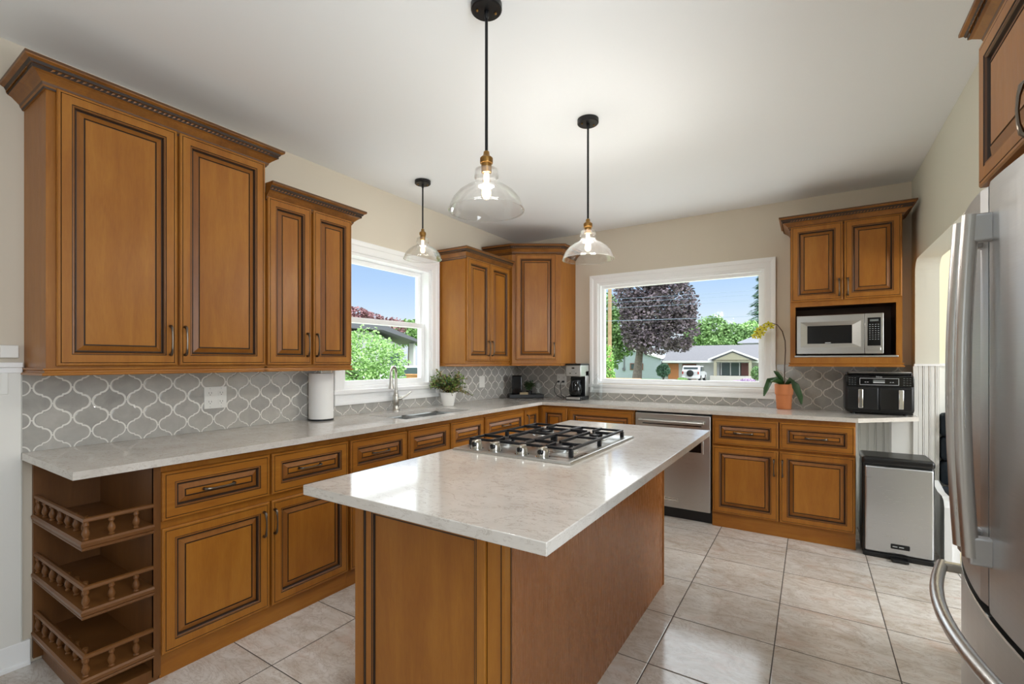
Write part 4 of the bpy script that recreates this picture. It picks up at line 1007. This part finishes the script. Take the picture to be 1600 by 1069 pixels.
m = M(); rb(m, .265, 4.44, .045, .022, CT+.0125, CT+.062, 'tan_box', .002)
single(m, 'wooden_box', 'small tan box at the front of the corner tray', 'box', (.265, 4.44, CT+.0125))
t = thing('succulent', 'small dark green plant in a black pot on the corner tray', 'potted plant', (.275, 4.535, CT+.0125))
M().lathe([(.001, .0), (.028, .0), (.035, .06), (.030, .062), (.001, .058)], 'tray_black', (.275, 4.535, CT+.0125), 20).build('pot', t)
m = M(); leafy(m, 26, (.275, 4.535, CT+.07), .06, .11, .026, ['leaf_dark'], .4, .5, 12, 12); m.build('foliage', t)
m = M().lathe([(.001, .002), (.036, .002), (.038, .008), (.038, .150), (.036, .152), (.034, .150), (.034, .008), (.001, .007)], 'jar_glass', (.375, 4.575, CT+.012), 24)
single(m, 'drinking_glass', 'clear glass tumbler at the right of the corner tray', 'glass', (.375, 4.575, CT+.0125))

# ------------------------------------------------------------------ outside
GZ = -.90
struct(M().box(-120, 80, BY+.6, 160, GZ-.5, GZ, 'grass').box(-120, -2.5, -60, BY+.6, GZ-.5, GZ, 'grass'), 'ground')
struct(M().prism([(-10.2, 46), (-1.5, 46), (-1.5, 61), (-12.5, 61)], GZ, GZ+.02, 'asphalt'), 'driveway')
struct(M().box(-60, 40, 20, 27, GZ, GZ+.015, 'asphalt'), 'street')
struct(M().box(-2.4, 8, BY+.62, 9.5, GZ, GZ+.05, 'bounce_patio').box(-6.5, -2.6, -4, BY+.62, GZ, GZ+.05, 'bounce_patio').box(-2.6, -.2, -4, BY+.62, GZ, GZ+.05, 'bounce_patio'), 'ground_bounce_patio')  # unseen pale slabs added to bounce daylight up to the ceiling
def crown_leaves(m, blobs, n, leaf, mt, seed=1, hollow=.55):
    rng = random.Random(seed); tot = sum(b[3]*b[4] for b in blobs)
    for b in blobs:
        for _ in range(int(n*b[3]*b[4]/tot)):
            d = Vector((rng.gauss(0, 1), rng.gauss(0, 1), rng.gauss(0, 1))).normalized()
            r_ = rng.uniform(hollow, 1)**.6*(1+.12*noise.noise(d*3+Vector((b[0], b[1], b[2])))*2)
            p = Vector((b[0]+d.x*b[3]*r_, b[1]+d.y*b[3]*r_, b[2]+d.z*b[4]*r_))
            a = Vector((rng.gauss(0, 1), rng.gauss(0, 1), rng.gauss(0, .5))).normalized(); e_ = a.cross(Vector((rng.gauss(0, 1), rng.gauss(0, 1), rng.gauss(0, 1)))).normalized(); L = leaf*rng.uniform(.6, 1.4)
            m.add([(p-a*L*.5)[:], (p+e_*L*.35)[:], (p+a*L*.5)[:], (p-e_*L*.35)[:]], [(0, 1, 2, 3)], mt)
    return m
def tree(name, label, base, trunk_r, trunk_h, blobs, n, leaf, mt, group=None, seed=1, lean=(0, 0)):
    t = thing(name, label, 'tree', base, group); x, y, z = base
    m = M(); m.tube([(x, y, z-.2), (x+lean[0]*.4, y, z+trunk_h*.45), (x+lean[0], y, z+trunk_h)], [trunk_r*1.25, trunk_r, trunk_r*.8], 'bark', 10)
    for k, b in enumerate(blobs[:5]): m.tube([(x+lean[0], y, z+trunk_h*.9), ((x+b[0])/2, (y+b[1])/2, (z+trunk_h+b[2])/2), (b[0], b[1], b[2])], [trunk_r*.6, trunk_r*.4, trunk_r*.15], 'bark', 7)
    m.build('trunk', t)
    m = M(); crown_leaves(m, blobs, n, leaf, mt, seed); m.build('foliage', t); return t
# great purple-leaved tree
tree('purple_leaf_tree', 'large purple-leaved tree on the lawn beyond the back window', (-12.65, 50, GZ+.35), .42, 3.2,
     [(-11.3, 50, 6.0, 3.0, 3.2), (-9.3, 50, 7.2, 2.7, 2.8), (-12.6, 50.5, 8.6, 2.8, 2.6), (-8.6, 49.5, 4.6, 2.2, 2.1), (-12.2, 49.5, 4.3, 1.9, 2.0), (-9.6, 50, 9.8, 2.3, 1.9), (-10.6, 49, 3.2, 2.2, 1.3), (-13.2, 50, 6.3, 1.3, 3.0), (-8.2, 50, 6.0, 1.7, 1.8), (-11.5, 50, 11, 2.6, 2), (-8.0, 49.6, 3.0, 1.1, .7)], 21000, .30, 'purple_leaf', seed=4, lean=(.35, 0))
tree('maple_tree', 'bright green broad tree behind the house roof, right of the purple tree', (-10.0, 86, GZ), .4, 3,
     [(-10.87, 85.12, 6.11, 2.91, 2.91), (-7.74, 85.68, 5.44, 2.69, 2.13), (-13.11, 85.12, 5.44, 2.46, 2.02), (-9.53, 84.56, 4.54, 3.58, 1.57), (-5.95, 86.24, 5.22, 1.90, 1.90)], 9000, .42, 'green_leaf', 'trees behind the house', 6)
tree('birch_tree', 'paler green tree low behind the roof near the right jamb', (-5.6, 95, GZ), .3, 3,
     [(-6.03, 94.92, 6.16, 2.49, 2.49), (-3.99, 94.92, 5.25, 2.49, 2.26), (-1.96, 95.48, 5.70, 2.71, 2.37)], 4500, .42, 'lime_leaf', 'trees behind the house', 7)
t = thing('conifer_tree', 'tall dark conifer at the right side of the back window', 'tree', (-5.1, 112, GZ), 'trees behind the house')
M().tube([(-5.1, 112, GZ), (-5.1, 112, 21)], [.35, .05], 'bark', 8).build('trunk', t)
m = M(); rng = random.Random(3)
for i in range(7500):
    q = rng.random()**.8; z = 21.8-q*20; rr = (.3+q*5.8)*(.72+.28*sin(z*3.7)); a = rng.uniform(0, 2*pi); k = rng.uniform(.45, 1)
    p = Vector((-5.1+cos(a)*rr*k, 112+sin(a)*rr*k, z-rr*k*.25)); d = Vector((cos(a), sin(a), -.35)); e_ = d.cross(Vector(Z_))
    L = rng.uniform(.5, 1.05); m.add([p[:], (p+d*L*.5+e_*L*.22)[:], (p+d*L)[:], (p+d*L*.5-e_*L*.22)[:]], [(0, 1, 2, 3)], 'conifer_leaf')
m.build('foliage', t)
t = tree('green_tree', 'dark green bushy tree behind the utility pole', (-17.3, 54, GZ), .3, 2.6, [(-17.35, 54.00, 3.01, 1.98, 2.88), (-16.36, 54.45, 5.17, 1.98, 2.34), (-18.25, 54.90, 6.97, 2.16, 2.70), (-15.55, 54.45, 3.55, 1.26, 1.80)], 6500, .34, 'green_leaf', seed=9)
t = thing('columnar_shrub', 'bright green column-shaped cedar at the lower left of the back window', 'shrub', (-6.12, 24, GZ))
M().tube([(-6.12, 24, GZ), (-6.12, 24, 1.2)], [.07, .04], 'bark', 6).build('stem', t)
m = M(); crown_leaves(m, [(-6.15, 24, .2, .44, 1.2), (-6.15, 24, 1.3, .36, .9), (-6.12, 24, -.3, .45, .7)], 2600, .12, 'bright_leaf', 5, .7); m.build('foliage', t)
t = thing('topiary_tree', 'small round-headed dark tree in front of the siding house', 'tree', (-10.4, 52, GZ))
M().tube([(-10.4, 52, GZ), (-10.35, 52, .2)], [.10, .08], 'bark', 7).build('trunk', t)
m = M(); crown_leaves(m, [(-10.4, 52, .35, .70, .75)], 1900, .16, 'conifer_leaf', 8, .6); m.build('foliage', t)
m = M(); crown_leaves(m, [(-1.8, 56, .12, .62, .72)], 1200, .16, 'green_leaf', 2, .6); single(m, 'shrub', 'round green shrub beside the house entry', 'shrub', (-1.8, 56, GZ))
m = M(); crown_leaves(m, [(-2.3, 52, -.62, .75, .26), (-3.1, 51.5, -.70, .5, .2)], 1100, .12, 'lavender', 2, .6); single(m, 'lavender_bush', 'low purple flowering bush by the driveway', 'shrub', (-2.5, 52, GZ))
m = M(); crown_leaves(m, [(-8.1, 50.5, -.62, .6, .30)], 900, .13, 'lime_leaf', 3, .6); single(m, 'shrub', 'low lime-green shrub in front of the white car', 'shrub', (-8.1, 50.5, GZ))
# house across the street
t = thing('bungalow', 'low bungalow with a grey shingle roof and gabled entry across the street', 'house', (-8, 66, GZ))
M().box(-12.85, -6.3, 62, 70, GZ, 1.25, 'siding_white').box(-6.3, 3.5, 62.3, 70, GZ, 1.45, 'siding_white').build('wall', t)
m = M(); m.prism([(61.3, 1.22), (61.3, 1.38), (66.0, 3.42), (70.6, 1.38), (70.6, 1.22)], -12.9, 4.0, 'roof_shingle', 'x'); rf = m.build('roof', t)
M().box(-12.9, 4.0, 61.22, 61.32, 1.18, 1.42, 'white_paint_ext').build('gutter', rf)
m = M(); m.box(-12.32, -11.06, 61.9, 62.02, GZ, 1.07, 'garage_orange').build('garage_door', t)
m = M(); m.box(-10.6, -8.95, 61.9, 62.02, GZ, 1.03, 'garage_brown').build('garage_door', t)
m = M(); m.box(-8.0, -6.5, 62.15, 62.32, -.6, 1.15, 'white_paint_ext').build('door', t)
g = M().prism([(-7.1, 1.50), (-4.63, 2.52), (-2.15, 1.50)], 59.9, 66, 'roof_shingle', 'y').build('entry_roof', t)
m = M()
for (xa, za, xb, zb) in ((-7.25, 1.43, -4.63, 2.52), (-2.0, 1.43, -4.63, 2.52)):
    m.prism([(xa, za), (xb, zb), (xb, zb+.20), (xa, za+.20)], 59.75, 59.9, 'white_paint_ext', 'y')
m.build('bargeboard', t)
m = M(); m.add([(-6.7, 59.86, 1.43), (-2.6, 59.86, 1.43), (-4.63, 59.86, 2.36)], [(0, 1, 2)], 'beige_stucco').box(-6.6, -2.7, 59.86, 60.0, 1.32, 1.50, 'beige_stucco'); m.build('gable', t)
for x in (-6.5, -2.85): M().box(x-.14, x+.16, 59.9, 60.2, GZ, 1.4, 'beige_stucco').build('post', t)
wd_ = M().box(-6.13, -4.0, 61.7, 62.28, -.33, 1.35, 'dark_glass').build('window', t)
m = M(); [m.box(x, x+.09, 61.62, 61.7, -.33, 1.35, 'white_paint_ext') for x in (-6.13, -5.12, -4.15)]; m.build('window_frame', wd_)
M().box(-3.95, -3.0, 61.7, 62.28, -.33, 1.38, 'door_brown').build('door', t)
M().box(-7.0, -2.3, 59.6, 62.2, GZ, -.36, 'concrete').build('porch', t)
t = thing('siding_house', 'pale blue siding house with a white-trimmed gable left of the bungalow', 'house', (-16, 64, GZ))
M().prism([(-19.2, GZ), (-13.0, GZ), (-13.0, 1.55), (-15.6, 2.60), (-17.2, 2.75), (-19.2, 1.60)], 61.2, 66, 'siding_blue', 'y').build('wall', t)
m = M()
m.prism([(-19.5, 1.55), (-19.5, 1.72), (-16.9, 3.10), (-12.95, 1.80), (-12.95, 1.63), (-16.9, 2.90)], 61.0, 66.5, 'white_paint_ext', 'y').build('roof', t)
wd_ = M().box(-17.0, -15.3, 61.12, 61.22, .22, 1.10, 'garage_brown').build('window', t); M().box(-16.85, -15.45, 61.08, 61.13, .35, 1.0, 'dark_glass').build('pane', wd_)
M().box(-17.85, -17.75, 61.1, 61.19, .2, 2.2, 'grey_roof_edge').box(-18.0, -17.7, 61.05, 61.19, .1, .5, 'grey_roof_edge').build('electric_meter', t)
t = thing('far_house', 'roof of a farther house rising above the bungalow at the right', 'house', (-3.5, 73, GZ))
M().box(-5.0, 1.5, 73, 78, GZ, 3.9, 'siding_white').build('wall', t); M().prism([(-5.6, 3.85), (-5.6, 4.0), (-2.4, 5.25), (2, 5.25), (2, 3.85)], 72.6, 78, 'white_roof', 'y').build('roof', t)
# white SUV seen from behind
t = thing('parked_car', 'white SUV parked in the driveway, seen from behind', 'car', (-8.1, 55.5, GZ))
xa, xb = -8.95, -7.15
m = M(); m.prism([(54.1, GZ+.35), (58.4, GZ+.35), (58.5, GZ+.95), (57.4, GZ+1.10), (56.7, GZ+1.72), (54.5, GZ+1.76), (54.1, GZ+1.15)], xa, xb, 'car_white', 'x'); b = m.build('body', t, .08)
M().box(xa+.18, xb-.18, 54.24, 54.45, GZ+1.18, GZ+1.60, 'dark_glass').build('rear_window', b)
M().prism([(54.75, GZ+1.16), (57.2, GZ+1.16), (56.6, GZ+1.62), (54.85, GZ+1.64)], xb-.02, xb+.012, 'dark_glass', 'x').build('side_window', b)
for x in (xa+.03, xb-.16): M().box(x, x+.13, 54.05, 54.2, GZ+.85, GZ+1.15, 'tail_red').build('tail_light', b)
M().cbox(xa, xb, 53.95, 54.2, GZ+.35, GZ+.62, 'white_paint_ext', .05).build('bumper', b)
for y in (55.0, 57.6):
    for x in (xa+.1, xb-.1):
        m = M(); m.tube([(x-.11, y, GZ+.36), (x+.13, y, GZ+.36)], .36, 'rubber', 20); wh = m.build('wheel', t); M().tube([(x+.12, y, GZ+.36), (x+.14, y, GZ+.36)], .2, 'chrome', 16).build('hub', wh)
M().lathe([(.001, -.1), (.33, -.1), (.36, -.05), (.36, .06), (.30, .10), (.001, .10)], 'rubber', (-8.05, 53.9, GZ+.95), 24, ax='y').build('spare_wheel', t)
# utility pole and wires
t = thing('utility_pole', 'tan wooden utility pole at the left of the back window', 'utility pole', (-10.1, 35, GZ))
M().tube([(-10.1, 35, GZ), (-10.08, 35, 9.5)], [.16, .13], 'pole_wood', 14).build('pole', t)
M().box(-11.2, -9.0, 34.8, 34.9, 8.3, 8.45, 'pole_wood').build('crossarm', t)
for i, (z0_, z1_, y1_) in enumerate(((6.55, 6.1, 35), (6.28, 5.85, 35), (5.85, 5.5, 35), (4.90, 4.35, 34))):
    pts = [(-24+k*3.4, 34.7+(y1_-35)*k/12, (z0_+(z1_-z0_)*k/12)-.35*sin(pi*k/12)) for k in range(13)]
    single(M().tube(pts, .014 if i == 3 else .009, 'wire_grey', 5), 'overhead_wire', ['topmost overhead wire crossing the purple tree', 'second overhead wire from the top, crossing the purple tree', 'third overhead wire from the top, crossing the purple tree', 'lowest overhead wire, reaching across the sky to the conifer'][i], 'wire', (-10, 35, z0_), 'overhead wires')
m = M(); m.box(-7, -.17, 10, 10.05, GZ, .93, 'fence_wood').box(-7, -.15, 9.96, 10.09, .93, .965, 'fence_wood'); single(m, 'wooden_fence', 'tan wooden fence just outside below the back window', 'fence', (-3, 10, GZ))
# beyond the left window
tree('green_shrub_tree', 'light green leafy tree close outside the left window', (-10.3, 11.7, GZ), .10, 1.4, [(-10.2, 11.2, 1.55, .95, .95), (-10.2, 12.1, 1.35, .85, .80), (-10.4, 11.7, .55, 1.35, .75), (-10, 10.4, 1.0, .8, .9), (-10.1, 9.4, 1.3, .8, 1.1)], 9500, .10, 'lime_leaf', seed=11)
tree('red_maple_tree', 'reddish maple rising behind the house beyond the left window', (-36, 33.5, GZ), .3, 4, [(-36, 32.2, 5.6, 1.7, 1.3), (-36, 34.2, 5.3, 1.5, 1.2), (-35.5, 36.6, 5.0, 1.6, 1.1), (-36, 30, 5.4, 1.7, 1.4)], 4200, .32, 'red_leaf', seed=12)
tree('green_tree', 'green tree at the right of the neighbouring roof beyond the left window', (-40, 44, GZ), .3, 4, [(-40, 43.5, 4.9, 2.2, 1.7), (-40, 46.5, 5.2, 2.4, 2.0)], 2500, .4, 'green_leaf', seed=13)
t = thing('neighbour_house', 'neighbouring white house with a dark sloping roof beyond the left window', 'house', (-27, 22, GZ))
M().prism([(12, GZ), (27.1, GZ), (27.1, 2.5), (24.0, 3.5), (12, 3.5)], -30, -24.3, 'siding_white', 'x').build('wall', t)
M().prism([(11, 3.55), (24.2, 3.65), (28.4, 2.75), (28.4, 2.95), (24.2, 4.05), (11, 3.95)], -30.6, -23.4, 'grey_roof_edge', 'x').build('roof', t)
wd_ = M().box(-24.31, -24.22, 27.2-1.6, 27.2-.5, .9, 2.0, 'dark_glass').build('window', t)
M().box(-24.5, -24.0, 28.0, 28.2, GZ, 2.8, 'white_paint_ext').build('post', t)
t = thing('parked_car', 'silver car parked outside beyond the left window', 'car', (-15, 17.2, GZ))
m = M(); m.prism([(15.2, GZ+.75), (19.3, GZ+.75), (19.3, GZ+1.35), (18.7, GZ+1.5), (18.0, GZ+2.0), (16.4, GZ+2.0), (15.7, GZ+1.5), (15.2, GZ+1.4)], -15.8, -14.1, 'car_white', 'x').build('body', t, .08)
M().prism([(15.95, GZ+1.5), (18.4, GZ+1.5), (17.9, GZ+1.92), (16.5, GZ+1.92)], -14.12, -14.08, 'dark_glass', 'x').build('side_window', t)
for y in (16.0, 18.5): M().tube([(-14.35, y, GZ+.72), (-14.02, y, GZ+.72)], .34, 'rubber', 18).build('wheel', t)
struct(M().box(-17, -13, 8, 30, GZ, GZ+.36, 'asphalt'), 'ground_driveway')

for o in bpy.data.objects:
    if '_o' in o: del o['_o']
